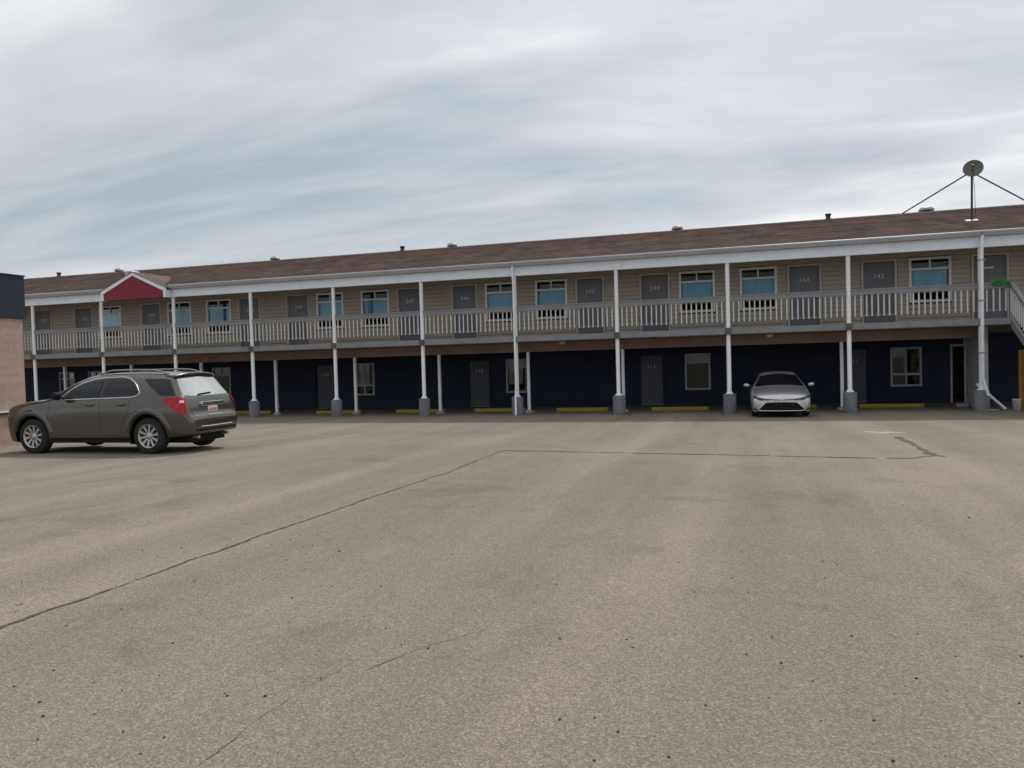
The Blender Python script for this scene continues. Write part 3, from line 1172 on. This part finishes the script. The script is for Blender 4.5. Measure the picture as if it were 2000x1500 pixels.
class Car:
    """local frame: u from nose (0) backwards, y to the car's side, z up; root Empty at the nose on the ground"""

    def __init__(self, name, loc, rz, table, wheels, arch_r, paint):
        self.root = empty(name, loc, rz)
        vs, fs = car_body(table)
        self.bvh = BVHTree.FromPolygons([Vector(v) for v in vs], fs)
        mb = MB()
        mb.add(vs, fs, True)
        body = link('body', mb.mesh('body'), paint, None)
        # wheel arches are cut out of the shell
        for u in wheels:
            for s in (-1, 1):
                c = MB()
                n = 40
                c.prism([(u+arch_r*math.cos(2*PI*k/n), arch_r*.97+(-.03) + arch_r*math.sin(2*PI*k/n)*1.0) for k in range(n)], 'y', s*.52, s*1.3)
                co = link('cutter', c.mesh('cutter'), 'black_plastic')
                mod = body.modifiers.new('arch', 'BOOLEAN')
                mod.object = co
                mod.operation = 'DIFFERENCE'
                mod.solver = 'EXACT'
        dg = bpy.context.evaluated_depsgraph_get()
        me = bpy.data.meshes.new_from_object(body.evaluated_get(dg))
        for mod in list(body.modifiers):
            co = mod.object
            body.modifiers.remove(mod)
            bpy.data.objects.remove(co)
        body.data = me
        me.materials.clear()
        me.materials.append(MATS[paint])
        if len(wheels):
            me.materials.append(MATS['black_plastic'])
            for p in me.polygons:
                c = p.center
                near = any(math.hypot(c.x-u, c.z-(arch_r*.97-.03)) < arch_r*1.004 for u in wheels)
                if near and abs(c.y) < .93 and (abs(p.normal.y) < .35 or abs(c.y) < .56):
                    p.material_index = 1
                    p.use_smooth = False
        body.parent = self.root
        self.body = body

    def part(self, name, mb, m, parent=None, bevel=0.0):
        return mb.build(name, m, parent if parent else self.root, bevel)

    def cast(self, origin, direc, off):
        hit, nrm, _, _ = self.bvh.ray_cast(Vector(origin), Vector(direc).normalized(), 12)
        if hit is None:
            return None
        if nrm.dot(Vector(direc)) > 0:
            nrm = -nrm
        return hit + nrm*off

    def patch(self, name, m, frm, curve_lo, curve_hi, off=.004, nu=24, nv=8, side=1, parent=None, thick=0.0):
        """strip patch on the shell; curves are polylines (a, z); a = u for 'side', a = y for 'rear'/'front'"""
        a0, a1 = curve_lo[0][0], curve_lo[-1][0]

        def ev(c, a):
            for (x0, z0), (x1, z1) in zip(c[:-1], c[1:]):
                if x0 <= a <= x1:
                    return z0+(z1-z0)*((a-x0)/(x1-x0) if x1 > x0 else 0)
            return c[-1][1] if a > c[-1][0] else c[0][1]
        pts, ok = [], True
        for i in range(nu+1):
            a = a0+(a1-a0)*i/nu
            lo, hi = ev(curve_lo, a), ev(curve_hi, a)
            for j in range(nv+1):
                zz = lo+(hi-lo)*j/nv
                if frm == 'side':
                    p = self.cast((a, 3*side, zz), (0, -side, 0), off)
                elif frm == 'rear':
                    p = self.cast((9, a, zz), (-1, 0, 0), off)
                elif frm == 'front':
                    p = self.cast((-4, a, zz), (1, 0, 0), off)
                elif frm == 'diag':      # three-quarter rear, a measured along the diagonal
                    d = Vector((1, side*1.0, 0)).normalized()
                    t = Vector((1, -side*1.0, 0)).normalized()
                    o = Vector((4.3, side*.8, zz)) + d*3 + t*a
                    p = self.cast(o, -d, off)
                elif frm == 'fdiag':
                    d = Vector((-1, side*1.0, 0)).normalized()
                    t = Vector((1, side*1.0, 0)).normalized()
                    o = Vector((.3, side*.75, zz)) + d*3 + t*a
                    p = self.cast(o, -d, off)
                if p is None:
                    p = pts[-1][0] if pts else Vector((0, 0, zz))
                    pts.append((p, False))
                else:
                    pts.append((p, True))
        w = nv+1
        mb = MB()
        fs = [(i*w+j, (i+1)*w+j, (i+1)*w+j+1, i*w+j+1) for i in range(nu) for j in range(nv)
              if all(pts[q][1] for q in (i*w+j, (i+1)*w+j, (i+1)*w+j+1, i*w+j+1))]
        mb.add([p for p, _ in pts], fs, True)
        return self.part(name, mb, m, parent)

    def line(self, name, m, frm, pts, r, off=.002, side=1, parent=None, n=6, sub=8):
        path = []
        for a, b in zip(pts[:-1], pts[1:]):
            for k in range(sub):
                t = k/sub
                path.append((a[0]+(b[0]-a[0])*t, a[1]+(b[1]-a[1])*t))
        path.append(pts[-1])
        out = []
        for a, zz in path:
            if frm == 'side':
                p = self.cast((a, 3*side, zz), (0, -side, 0), off)
            elif frm == 'rear':
                p = self.cast((9, a, zz), (-1, 0, 0), off)
            else:
                p = self.cast((-4, a, zz), (1, 0, 0), off)
            if p is not None:
                out.append(p)
        mb = MB()
        mb.tube(out, r, n)
        return self.part(name, mb, m, parent)

    def wheel(self, u, s, y, R, spokes, rim_r, parent=None):
        """s = +1/-1 side; y = half width at the tyre's outer face"""
        mb = MB()
        W = .225
        prof = [(rim_r-.01, 0), (rim_r+.02, .012), (R-.035, .004), (R-.008, .03), (R, .06), (R, W-.06), (R-.008, W-.03), (R-.035, W-.004), (rim_r, W-.01), (rim_r-.02, W/2)]
        mb.lathe([(r, h*-s) for r, h in prof], 40, (0, 0, 0), 'y')
        e_ = link('wheel', mb.mesh('wheel'), 'tyre', self.root, (u, s*y, R))
        rb = MB()
        rr = [(rim_r, .004), (rim_r-.012, .0), (rim_r-.03, .012), (rim_r-.035, .06), (rim_r-.04, W*.8)]
        rb.lathe([(r, h*-s) for r, h in rr], 40, (0, 0, 0), 'y')
        for k in range(spokes):
            t = 2*PI*k/spokes + .2
            ca, sa = math.cos(t), math.sin(t)

            def P(r, w_, d):
                return (r*ca-w_*sa, -s*d, r*sa+w_*ca)
            a, b = .03, rim_r-.022
            wa, wb = .016, .026
            vs_ = [P(a, -wa, .03), P(a, wa, .03), P(b, wb, .014), P(b, -wb, .014), P(a, -wa, .07), P(a, wa, .07), P(b, wb, .06), P(b, -wb, .06)]
            rb.add(vs_, [(0, 1, 2, 3), (4, 7, 6, 5), (0, 4, 5, 1), (1, 5, 6, 2), (2, 6, 7, 3), (3, 7, 4, 0)])
        rb.lathe([(.075, .045*-s), (.07, .022*-s), (.03, .016*-s), (.001, .016*-s)], 20, (0, 0, 0), 'y')
        link('rim', rb.mesh('rim'), 'alloy', e_)
        db = MB()
        db.lathe([(.001, .10*-s), (rim_r-.045, .10*-s), (rim_r-.045, .13*-s), (.001, .13*-s)], 28, (0, 0, 0), 'y')
        link('brake_disc', db.mesh('brake_disc'), 'dark_metal', e_)
        return e_

    def mirror(self, u, s, z, y, m, depth=.12, width=.2, h=.15):
        mb = MB()
        n = 10
        vs_, fs_ = [], []
        rings = 7
        for i in range(rings+1):
            t = i/rings
            k = math.sin(PI*(0.08+0.84*t))**.5
            for q in range(n):
                a = 2*PI*q/n
                ca, sa = math.cos(a), math.sin(a)
                vs_.append((u + depth*.5*k*math.copysign(abs(ca)**.7, ca), s*(y+width*t), z + h*.5*k*math.copysign(abs(sa)**.7, sa) + .02*t))
        for i in range(rings):
            for q in range(n):
                q2 = (q+1) % n
                fs_.append((i*n+q, i*n+q2, (i+1)*n+q2, (i+1)*n+q))
        fs_ += [tuple(range(n))[::-1], tuple(range(rings*n, (rings+1)*n))]
        mb.add(vs_, fs_, True)
        mo = self.part('mirror', mb, m)
        mb = MB()
        mb.tube([(u+.02, s*(y-.07), z-.05), (u, s*(y+.04), z-.03)], .022, 8)
        self.part('mirror_arm', mb, 'black_plastic', mo)


# ---- grey-brown crossover on the left
SUVT = [
    (0.19, .36, .56, .52, .64, .70, .63, .82, .57, .85),
    (0.22, .28, .70, .54, .77, .78, .76, .90, .67, .93),
    (0.29, .25, .80, .56, .85, .86, .84, .965, .73, 1.00),
    (0.44, .24, .86, .59, .90, .91, .88, 1.02, .765, 1.06),
    (0.78, .24, .875, .62, .925, .965, .895, 1.07, .785, 1.115),
    (1.15, .24, .875, .62, .915, 1.00, .89, 1.10, .79, 1.155),
    (1.30, .24, .875, .62, .91, 1.02, .885, 1.13, .785, 1.19),
    (1.58, .24, .875, .62, .905, 1.05, .88, 1.28, .745, 1.35),
    (1.88, .24, .875, .62, .905, 1.07, .88, 1.42, .69, 1.50),
    (2.15, .24, .875, .62, .905, 1.08, .88, 1.51, .645, 1.595),
    (2.50, .24, .875, .62, .905, 1.09, .88, 1.555, .63, 1.64),
    (3.00, .24, .875, .62, .905, 1.10, .88, 1.565, .625, 1.65),
    (3.50, .24, .875, .64, .92, 1.11, .88, 1.56, .62, 1.645),
    (3.85, .26, .87, .66, .93, 1.12, .88, 1.54, .615, 1.63),
    (4.12, .30, .855, .66, .915, 1.11, .87, 1.515, .61, 1.605),
    (4.21, .32, .845, .66, .90, 1.10, .86, 1.475, .61, 1.55),
    (4.30, .33, .835, .66, .885, 1.08, .85, 1.345, .645, 1.41),
    (4.42, .34, .81, .66, .86, 1.04, .835, 1.18, .685, 1.235),
    (4.50, .35, .79, .64, .835, .97, .82, 1.07, .71, 1.11),
    (4.56, .36, .765, .62, .81, .83, .80, .92, .71, .95),
    (4.60, .37, .745, .60, .785, .72, .775, .78, .69, .80),
    (4.645, .38, .72, .58, .765, .66, .755, .71, .67, .725),
    (4.675, .42, .67, .56, .70, .62, .69, .655, .63, .665),
]
SW = (0.93, 3.745)
suv_rear, suv_front = Vector((17.987, -13.572)), Vector((15.163, -13.66))
dv = (suv_rear-suv_front).normalized()
rz = math.atan2(dv.y, dv.x)
near_y = -.905            # the side towards the camera is local -y
nrmv = Vector((-dv.y, dv.x))
nose = suv_front - dv*(SW[0]+.06) - nrmv*near_y
suv = Car('parked_car', (nose.x, nose.y, zs(-13.0)), rz, SUVT, SW, .425, 'taupe_paint')
tag(suv.root, 'grey-brown crossover car seen from behind beside the pink building', 'car')
for s in (-1, 1):
    for u in SW:
        suv.wheel(u, s, .885, .365, 10, .245)
    # side glass: front door, rear door, dark quarter glass
    tr = suv.patch('side_window', 'car_glass', 'side', [(1.70, 1.125), (2.0, 1.13), (2.58, 1.14)], [(1.70, 1.16), (1.88, 1.30), (2.1, 1.415), (2.35, 1.48), (2.58, 1.505)], .005, 28, 8, s)
    suv.patch('side_window', 'car_glass', 'side', [(2.66, 1.14), (3.35, 1.155), (3.52, 1.205)], [(2.66, 1.51), (3.0, 1.515), (3.18, 1.495), (3.35, 1.41), (3.52, 1.235)], .005, 26, 8, s)
    suv.line('pillar', 'gloss_black', 'side', [(2.62, 1.135), (2.62, 1.51)], .035, -.018, s)
    suv.line('window_trim', 'chrome', 'side', [(1.66, 1.112), (2.0, 1.112), (2.62, 1.122), (3.35, 1.135), (3.48, 1.155), (3.55, 1.21), (3.53, 1.25), (3.38, 1.415), (3.22, 1.505), (3.05, 1.54), (2.62, 1.535), (2.35, 1.51), (2.08, 1.435), (1.84, 1.305), (1.66, 1.14)], .011, .003, s, n=6, sub=6)
    suv.patch('quarter_glass', 'car_glass', 'side', [(3.58, 1.46), (3.80, 1.30), (4.05, 1.16), (4.34, 1.15)], [(3.58, 1.485), (4.02, 1.485), (4.14, 1.455), (4.34, 1.17)], .005, 26, 7, s)
    # door seams and handles
    for pts in ([(1.40, 1.06), (1.35, .76), (1.40, .40)], [(2.62, 1.12), (2.63, .40)], [(3.36, 1.12), (3.32, .88), (3.18, .62), (3.10, .42)], [(1.40, .38), (3.10, .38)]):
        suv.line('door_seam', 'seam', 'side', pts, .006, -.003, s)
    for u in (2.42, 3.18):
        mb = MB()
        p = suv.cast((u, 3*s, .99), (0, -s, 0), .0)
        mb.tube([(u-.10, p.y, .985), (u-.085, p.y+s*.035, .99), (u+.05, p.y+s*.038, .998), (u+.075, p.y, 1.0)], .015, 8)
        suv.part('door_handle', mb, 'taupe_paint')
    suv.mirror(1.72, s, 1.18, .93, 'black_plastic', .14, .19, .17)
    # lower cladding and sill
    suv.patch('sill', 'black_plastic', 'side', [(1.37, .275), (3.35, .275)], [(1.37, .335), (3.35, .335)], .008, 20, 3, s)
    # fender flares
    for u0, zc_, rad in ((SW[0], .382, .478), (SW[1], .382, .484)):
        pts = [(u0+rad*math.cos(t), zc_+rad*math.sin(t)) for t in [math.radians(d) for d in range(8, 178, 10)]]
        suv.line('wheel_flare', 'taupe_paint', 'side', pts, .075, -.047, s, n=12, sub=2)
    # roof rail
    mb = MB()
    rp = []
    for k in range(17):
        t = k/16
        u = 2.35+t*1.65
        hit = suv.bvh.ray_cast(Vector((u, s*.54, 3)), Vector((0, 0, -1)), 5)[0]
        rp.append((u, s*.54, hit.z + .062*min(1, 6*t, 6*(1-t)) + .004))
    mb.tube(rp, .017, 8)
    suv.part('roof_rail', mb, 'galvanised')
    # tail light wraps round the corner
    suv.patch('tail_light', 'red_lens', 'diag', [(-.17, 1.05), (-.06, .91), (.06, .81), (.17, .79), (.20, .80)], [(-.17, 1.09), (-.06, 1.115), (.06, 1.115), (.17, 1.09), (.20, 1.05)], .016, 20, 8, s)
    suv.patch('reversing_lens', 'clear_lens', 'diag', [(.09, 1.0), (.16, 1.0)], [(.09, 1.05), (.16, 1.045)], .020, 5, 3, s)
suv.patch('rear_window', 'rear_glass', 'rear', [(-.70, 1.15), (-.5, 1.13), (0, 1.125), (.5, 1.13), (.70, 1.15)], [(-.70, 1.19), (-.60, 1.47), (0, 1.51), (.60, 1.47), (.70, 1.19)], .005, 40, 12)
suv.patch('windscreen', 'car_glass', 'front', [(-.68, 1.17), (0, 1.21), (.68, 1.17)], [(-.68, 1.22), (-.56, 1.50), (0, 1.56), (.56, 1.50), (.68, 1.22)], .005, 30, 10)
mb = MB()
for sgn in (0,):
    N = 20
    vs_, fs_ = [], []
    for i in range(N+1):
        y = -.62+1.24*i/N
        zc_ = 1.595-.06*(abs(y)/.62)**2.4
        for (du, dz) in ((4.03, .025), (4.27, .012), (4.285, -.01), (4.21, -.045), (4.03, -.06)):
            vs_.append((du-.05*(abs(y)/.62)**3, y, zc_+dz))
    for i in range(N):
        for q in range(5):
            q2 = (q+1) % 5
            fs_.append((i*5+q, i*5+q2, (i+1)*5+q2, (i+1)*5+q))
    fs_ += [tuple(range(5)), tuple(range(N*5, N*5+5))]
    mb.add(vs_, fs_)
suv.part('spoiler', mb, 'taupe_paint', bevel=.008)
suv.line('rear_wiper', 'black_plastic', 'rear', [(.10, 1.17), (-.02, 1.165), (-.30, 1.145)], .016, .018)
# tailgate: chrome bar, number plate, seams
mb = MB()
pb = suv.cast((9, 0, .945), (-1, 0, 0), 0)
mb.prism([(-.33, .918), (.33, .918), (.36, .958), (.33, 1.008), (-.33, 1.008), (-.36, .958)], 'x', pb.x-.03, pb.x+.045)
suv.part('chrome_bar', mb, 'chrome', bevel=.008)
pp = suv.cast((9, 0, .84), (-1, 0, 0), 0)
pl_ = suv.part('number_plate', MB().box(pp.x-.03, pp.x+.012, -.15, .15, .765, .915), 'plate_white')
mb = MB()
for k, (a, w_) in enumerate(((-.12, .03), (-.075, .024), (-.035, .03), (.02, .028), (.06, .022), (.095, .03))):
    mb.box(pp.x+.0125, pp.x+.0145, a, a+w_, .81, .872)
suv.part('plate_marks', mb, 'plate_red', pl_)
suv.line('tailgate_seam', 'seam', 'rear', [(-.70, 1.10), (-.665, .95), (-.645, .80), (-.60, .70), (0, .69), (.60, .70), (.645, .80), (.665, .95), (.70, 1.10)], .007, -.003)
suv.line('bumper_trim', 'chrome', 'rear', [(-.50, .52), (0, .515), (.50, .52)], .012, .006)
suv.patch('bumper_lower', 'black_plastic', 'rear', [(-.64, .43), (.64, .43)], [(-.62, .475), (.62, .475)], .007, 24, 3)
suv.line('plate_recess', 'chrome', 'rear', [(-.22, .735), (.22, .735)], .011, .006)
for s in (-1, 1):
    suv.part('exhaust', MB().tube([(4.3, s*.45, .32), (4.60, s*.47, .31)], .035, 12), 'alloy')
mb = MB()
mb.box(.45, 4.45, -.56, .56, .20, .40)
mb.box(3.6, 4.0, -.7, .7, .26, .42)
mb.tube([(3.0, -.5, .22), (3.3, -.46, .19), (3.9, -.5, .24)], .05, 8)
suv.part('underbody', mb, 'black_plastic')

# ---- silver saloon nosed out under the walkway
SEDT = [
    (0.00, .22, .60, .36, .64, .50, .63, .575, .58, .60),
    (0.04, .19, .72, .38, .765, .55, .755, .635, .66, .66),
    (0.12, .18, .80, .41, .83, .60, .815, .70, .69, .735),
    (0.30, .17, .82, .45, .85, .68, .83, .78, .69, .82),
    (0.65, .17, .84, .50, .88, .76, .855, .85, .71, .90),
    (1.05, .17, .84, .50, .885, .81, .86, .90, .72, .965),
    (1.22, .17, .84, .50, .885, .83, .855, .935, .715, 1.01),
    (1.55, .17, .84, .50, .885, .87, .85, 1.09, .66, 1.17),
    (1.95, .17, .84, .50, .885, .90, .845, 1.26, .585, 1.345),
    (2.25, .17, .84, .50, .885, .91, .845, 1.335, .555, 1.415),
    (2.60, .17, .84, .50, .885, .92, .845, 1.355, .55, 1.435),
    (3.10, .17, .84, .50, .885, .935, .84, 1.33, .55, 1.41),
    (3.60, .18, .84, .52, .885, .945, .835, 1.21, .57, 1.29),
    (4.05, .20, .83, .54, .87, .95, .825, 1.06, .63, 1.115),
    (4.30, .22, .81, .55, .85, .945, .80, 1.03, .64, 1.07),
    (4.50, .25, .77, .56, .81, .91, .77, 1.0, .62, 1.04),
    (4.58, .28, .73, .56, .77, .78, .74, .88, .60, .91),
    (4.63, .34, .66, .54, .69, .64, .68, .70, .58, .72),
]
EW = (.93, 3.63)
sed = Car('parked_car', (30.27, -2.25, zs(-1.4)), PI/2, SEDT, EW, .355, 'silver_paint')
sed.root.scale = (.96, .96, .93)
tag(sed.root, 'silver saloon car parked nose out under the walkway', 'car')
for s in (-1, 1):
    for u in EW:
        sed.wheel(u, s, .865, .318, 5, .215)
    sed.patch('side_window', 'car_glass', 'side', [(1.5, .915), (2.3, .94)], [(1.5, .93), (1.9, 1.17), (2.3, 1.30)], .005, 20, 6, s)
    sed.patch('side_window', 'car_glass', 'side', [(2.38, .94), (3.4, .97)], [(2.38, 1.31), (2.9, 1.31), (3.4, 1.08)], .005, 20, 6, s)
    for pts in ([(1.33, .90), (1.36, .36)], [(2.34, .94), (2.36, .34)], [(3.2, .95), (3.05, .45)]):
        sed.line('door_seam', 'seam', 'side', pts, .006, -.003, s)
    sed.mirror(1.62, s, .985, .90, 'silver_paint', .13, .185, .125)
    # headlights swept round the corners
    sed.patch('headlight', 'gloss_black', 'front', sorted([(s*.80, .64), (s*.60, .555), (s*.40, .535), (s*.36, .55)]), sorted([(s*.80, .69), (s*.60, .625), (s*.40, .585), (s*.36, .575)]), .006, 18, 5)
    sed.patch('headlight_lens', 'clear_lens', 'front', sorted([(s*.55, .545), (s*.30, .532), (s*.09, .525)]), sorted([(s*.55, .572), (s*.30, .556), (s*.09, .546)]), .012, 14, 3)
    sed.patch('daytime_lamp', 'clear_lens', 'front', sorted([(s*.80, .575), (s*.62, .515)]), sorted([(s*.80, .598), (s*.62, .53)]), .012, 10, 2)
    sed.patch('fog_vent', 'gloss_black', 'front', sorted([(s*.80, .27), (s*.70, .245)]), sorted([(s*.80, .34), (s*.70, .275)]), .005, 8, 4)
sed.patch('windscreen', 'car_glass', 'front', [(-.73, .955), (-.3, 1.0), (0, 1.005), (.3, 1.0), (.73, .955)], [(-.73, .975), (-.55, 1.30), (0, 1.365), (.55, 1.30), (.73, .975)], .006, 36, 12)
sed.patch('grille', 'black_plastic', 'front', [(-.66, .26), (-.56, .245), (0, .238), (.56, .245), (.66, .26)], [(-.66, .28), (-.44, .49), (0, .505), (.44, .49), (.66, .28)], .006, 36, 8)
for zz in (.315, .36, .405, .45):
    wv = .60-(zz-.26)*.95
    sed.line('grille_bar', 'black_plastic', 'front', [(-wv, zz), (0, zz+.006), (wv, zz)], .008, .008)
sed.line('grille_surround', 'chrome', 'front', [(-.45, .495), (-.68, .272), (-.57, .232), (0, .225), (.57, .232), (.68, .272), (.45, .495)], .013, .006)
sed.patch('upper_grille', 'gloss_black', 'front', [(-.80, .675), (-.5, .59), (-.1, .555), (.1, .555), (.5, .59), (.80, .675)], [(-.80, .70), (-.5, .615), (-.1, .582), (.1, .582), (.5, .615), (.80, .70)], .006, 24, 3)
sed.patch('lip', 'black_plastic', 'front', [(-.72, .185), (.72, .185)], [(-.72, .222), (.72, .222)], .009, 28, 3)
pe = sed.cast((-4, 0, .545), (1, 0, 0), .012)
mb = MB()
mb.tube([(pe.x-.004, .062*math.cos(t), .54+.042*math.sin(t)) for t in [2*PI*k/24 for k in range(25)]], .007, 6)
mb.tube([(pe.x-.004, .03*math.cos(t), .54+.04*math.sin(t)) for t in [2*PI*k/20 for k in range(21)]], .005, 6)
mb.tube([(pe.x-.004, .05*math.cos(t), .558+.016*math.sin(t)) for t in [2*PI*k/20 for k in range(21)]], .005, 6)
sed.part('emblem', mb, 'chrome')
sed.line('wiper', 'black_plastic', 'front', [(-.45, 1.02), (-.1, 1.035), (.02, 1.04)], .009, .012)
sed.line('wiper', 'black_plastic', 'front', [(.02, 1.04), (.35, 1.035), (.55, 1.03)], .009, .012)
sed.patch('rear_window', 'car_glass', 'rear', [(-.6, 1.1), (.6, 1.1)], [(-.6, 1.12), (-.5, 1.26), (.5, 1.26), (.6, 1.12)], .005, 20, 6)
sed.part('underbody', MB().box(.4, 4.4, -.5, .5, .14, .32), 'black_plastic')

# ------------------------------------------------------------------ parking stops
STOPS = [(7.95, 10.05, 2.30, 'yellow parking stop just right of the grey-brown crossover'),
         (12.45, 14.45, 1.95, 'yellow parking stop on the left, before a lower window with a cream curtain'),
         (15.95, 18.0, 2.10, 'yellow parking stop third from the left, before blank navy wall'),
         (19.2, 21.25, 2.25, 'yellow parking stop partly hidden by the pier with a downspout'),
         (22.52, 24.45, 2.10, 'yellow parking stop alone before the wide blank navy wall in the middle'),
         (26.05, 28.05, 1.95, 'yellow parking stop left of the silver saloon, beside the dark lower door'),
         (29.65, 31.65, 2.55, 'yellow parking stop behind the silver saloon'),
         (33.0, 35.0, 2.5, 'yellow parking stop below the lower right window')]
for a, b, y, lab in STOPS:
    m = MB()
    m.prism([(-.09, 0), (.09, 0), (.085, .05), (.05, .13), (-.05, .13), (-.085, .05)], 'x', -(b-a)/2, (b-a)/2)
    o = m.build('parking_stop', 'stop_yellow', None, bevel=.012)
    o.location = ((a+b)/2, y, 0)
    o.rotation_euler = (0, 0, random.uniform(-.02, .02))
    tag(o, lab, 'parking stop', 'yellow parking stops under the walkway')

# ------------------------------------------------------------------ satellite dish
dx, dy = 36.38, 2.1
dz = roof_z(dy)
dish = tag(empty('satellite_dish', (dx, dy, dz)), 'grey round satellite dish on a braced roof mast at the right end', 'satellite dish')
MB().tube([(0, 0, 0), (.02, 0, 1.62)], .033, 12).build('mast', 'dark_metal', dish)
for s, foot in ((-1, (34.86-dx, 5.0-dy, roof_z(5.0)-dz+.02)), (1, (38.75-dx, 3.2-dy, roof_z(3.2)-dz+.02))):
    m = MB().tube([(s*.03, .03, 1.55), foot], .024, 8)
    st_ = m.build('strut', 'dark_metal', dish)
    MB().box(foot[0]-.08, foot[0]+.08, foot[1]-.08, foot[1]+.08, foot[2]-.05, foot[2]+.01).build('foot_plate', 'galvanised', st_)
m = MB()
m.add([(-.17, -.14, -.14*SL-.005), (.17, -.14, -.14*SL-.005), (.17, .14, .14*SL-.005), (-.17, .14, .14*SL-.005),
       (-.17, -.14, -.14*SL+.025), (.17, -.14, -.14*SL+.025), (.17, .14, .14*SL+.025), (-.17, .14, .14*SL+.025)],
      [(0, 1, 2, 3), (4, 5, 6, 7), (0, 1, 5, 4), (1, 2, 6, 5), (2, 3, 7, 6), (3, 0, 4, 7)])
m.build('base_plate', 'window_white', dish)
m = MB()
prof = [(r*.78, h) for r, h in [(.001, .085), (.1, .078), (.2, .057), (.28, .028), (.345, -.005), (.352, -.006), (.352, .006), (.345, .008), (.28, .042), (.2, .072), (.1, .094), (.001, .10)]]
m.lathe(prof, 36, (0, 0, 0), 'y')
rf = m.build('reflector', 'dish_grey', dish)
rf.location = (.03, -.10, 1.65)
rf.rotation_euler = (math.radians(-9), 0, math.radians(-16))
rf.scale = (1.06, 1, 1)
m = MB()
m.tube([(0, .0, -.26), (0, -.20, -.17), (0, -.28, -.04)], .010, 8)
m.tube([(0, -.26, -.05), (0, -.32, .0)], .028, 10)
m.build('feed_arm', 'dark_metal', rf)
m = MB().tube([(.05, 0, 1.5), (.09, -.02, .9), (.10, -.03, .2), (.04, -.06, .0)], .007, 6)
m.build('cable', 'black_plastic', dish)

# ------------------------------------------------------------------ things at the right end
gar = tag(empty('leafy_garland', (36.58, 0.0, 3.842)), 'bright green leafy garland on the railing beside the stair top', 'garland')
rnd = random.Random(11)
m = MB()
for k in range(420):
    x = rnd.uniform(-.25, .25)
    y = rnd.gauss(-.075, .05)
    z = rnd.gauss(-.015, .06)
    z = min(max(z, -.16), .13)
    L, W_ = rnd.uniform(.03, .055), rnd.uniform(.012, .02)
    d = Vector((rnd.gauss(0, 1), rnd.gauss(-.4, 1), rnd.gauss(.2, .8))).normalized()
    sdv = d.orthogonal().normalized()
    p = Vector((x, y, z))
    m.add([p, p+d*L*.5+sdv*W_, p+d*L, p+d*L*.5-sdv*W_], [(0, 1, 2, 3)])
m.build('leaves', 'leaf_green', gar)
MB().tube([(-.25, -.03, .01), (-.1, -.05, .02), (.1, -.04, .005), (.25, -.03, .015)], .012, 6).build('stem', 'leaf_green', gar)

m = MB()
m.lathe([(.001, .01), (.125, .0), (.145, .34), (.152, .345), (.152, .37), (.143, .372), (.138, .34), (.12, .015), (.001, .015)], 24)
b_ = m.build('bucket', 'bucket_white')
b_.location = (37.16, .70, 0)
b_.scale = (.8, .8, .92)
tag(b_, 'white plastic bucket standing under the stairs', 'bucket')
m = MB().tube([(.148*math.cos(t), .148*math.sin(t), .33-.16*math.sin(t)) for t in [PI*k/12 for k in range(13)]], .004, 5)
m.build('bucket_handle', 'galvanised', b_)

lp = MB()
lp.tube([(0, 0, 0.045), (-.66, .42, .80)], .042, 8)
o = lp.build('leaning_downpipe', 'white_post')
o.location = (36.83, .56, 0)
tag(o, 'loose white downpipe length leaning beside the right-hand pier', 'pipe')
o = MB().box(-.16, .16, -.06, .06, 0, .035).build('plank_offcut', 'dirty_white', bevel=.004)
o.location = (36.5, .62, 0.0)
o.rotation_euler = (0, 0, .1)
tag(o, 'short white offcut lying flat on the ground by the pier', 'offcut')
cab = tag(empty('tool_shelf', (37.98, 1.75, 0)), 'orange-yellow wooden shelf frame under the stairs at the right edge', 'shelf')
for x, y in ((-.33, -.2), (.33, -.2), (-.33, .2), (.33, .2)):
    MB().box(x-.045, x+.045, y-.045, y+.045, 0, 1.83).build('leg', 'orange_wood', cab)
for z in (.25, .75, 1.25, 1.78):
    MB().box(-.284, .284, -.24, .24, z, z+.03).build('shelf_board', 'orange_wood', cab)
m = MB()
m.lathe([(.001, 0), (.15, 0), (.17, .06), (.165, .16), (.1, .17), (.001, .17)], 16)
o = m.build('stone', 'concrete')
o.location = (36.12, 2.3, -.005)
o.scale = (1.3, .9, .8)
tag(o, 'grey concrete lump at the foot of the whitish return wall', 'stone')
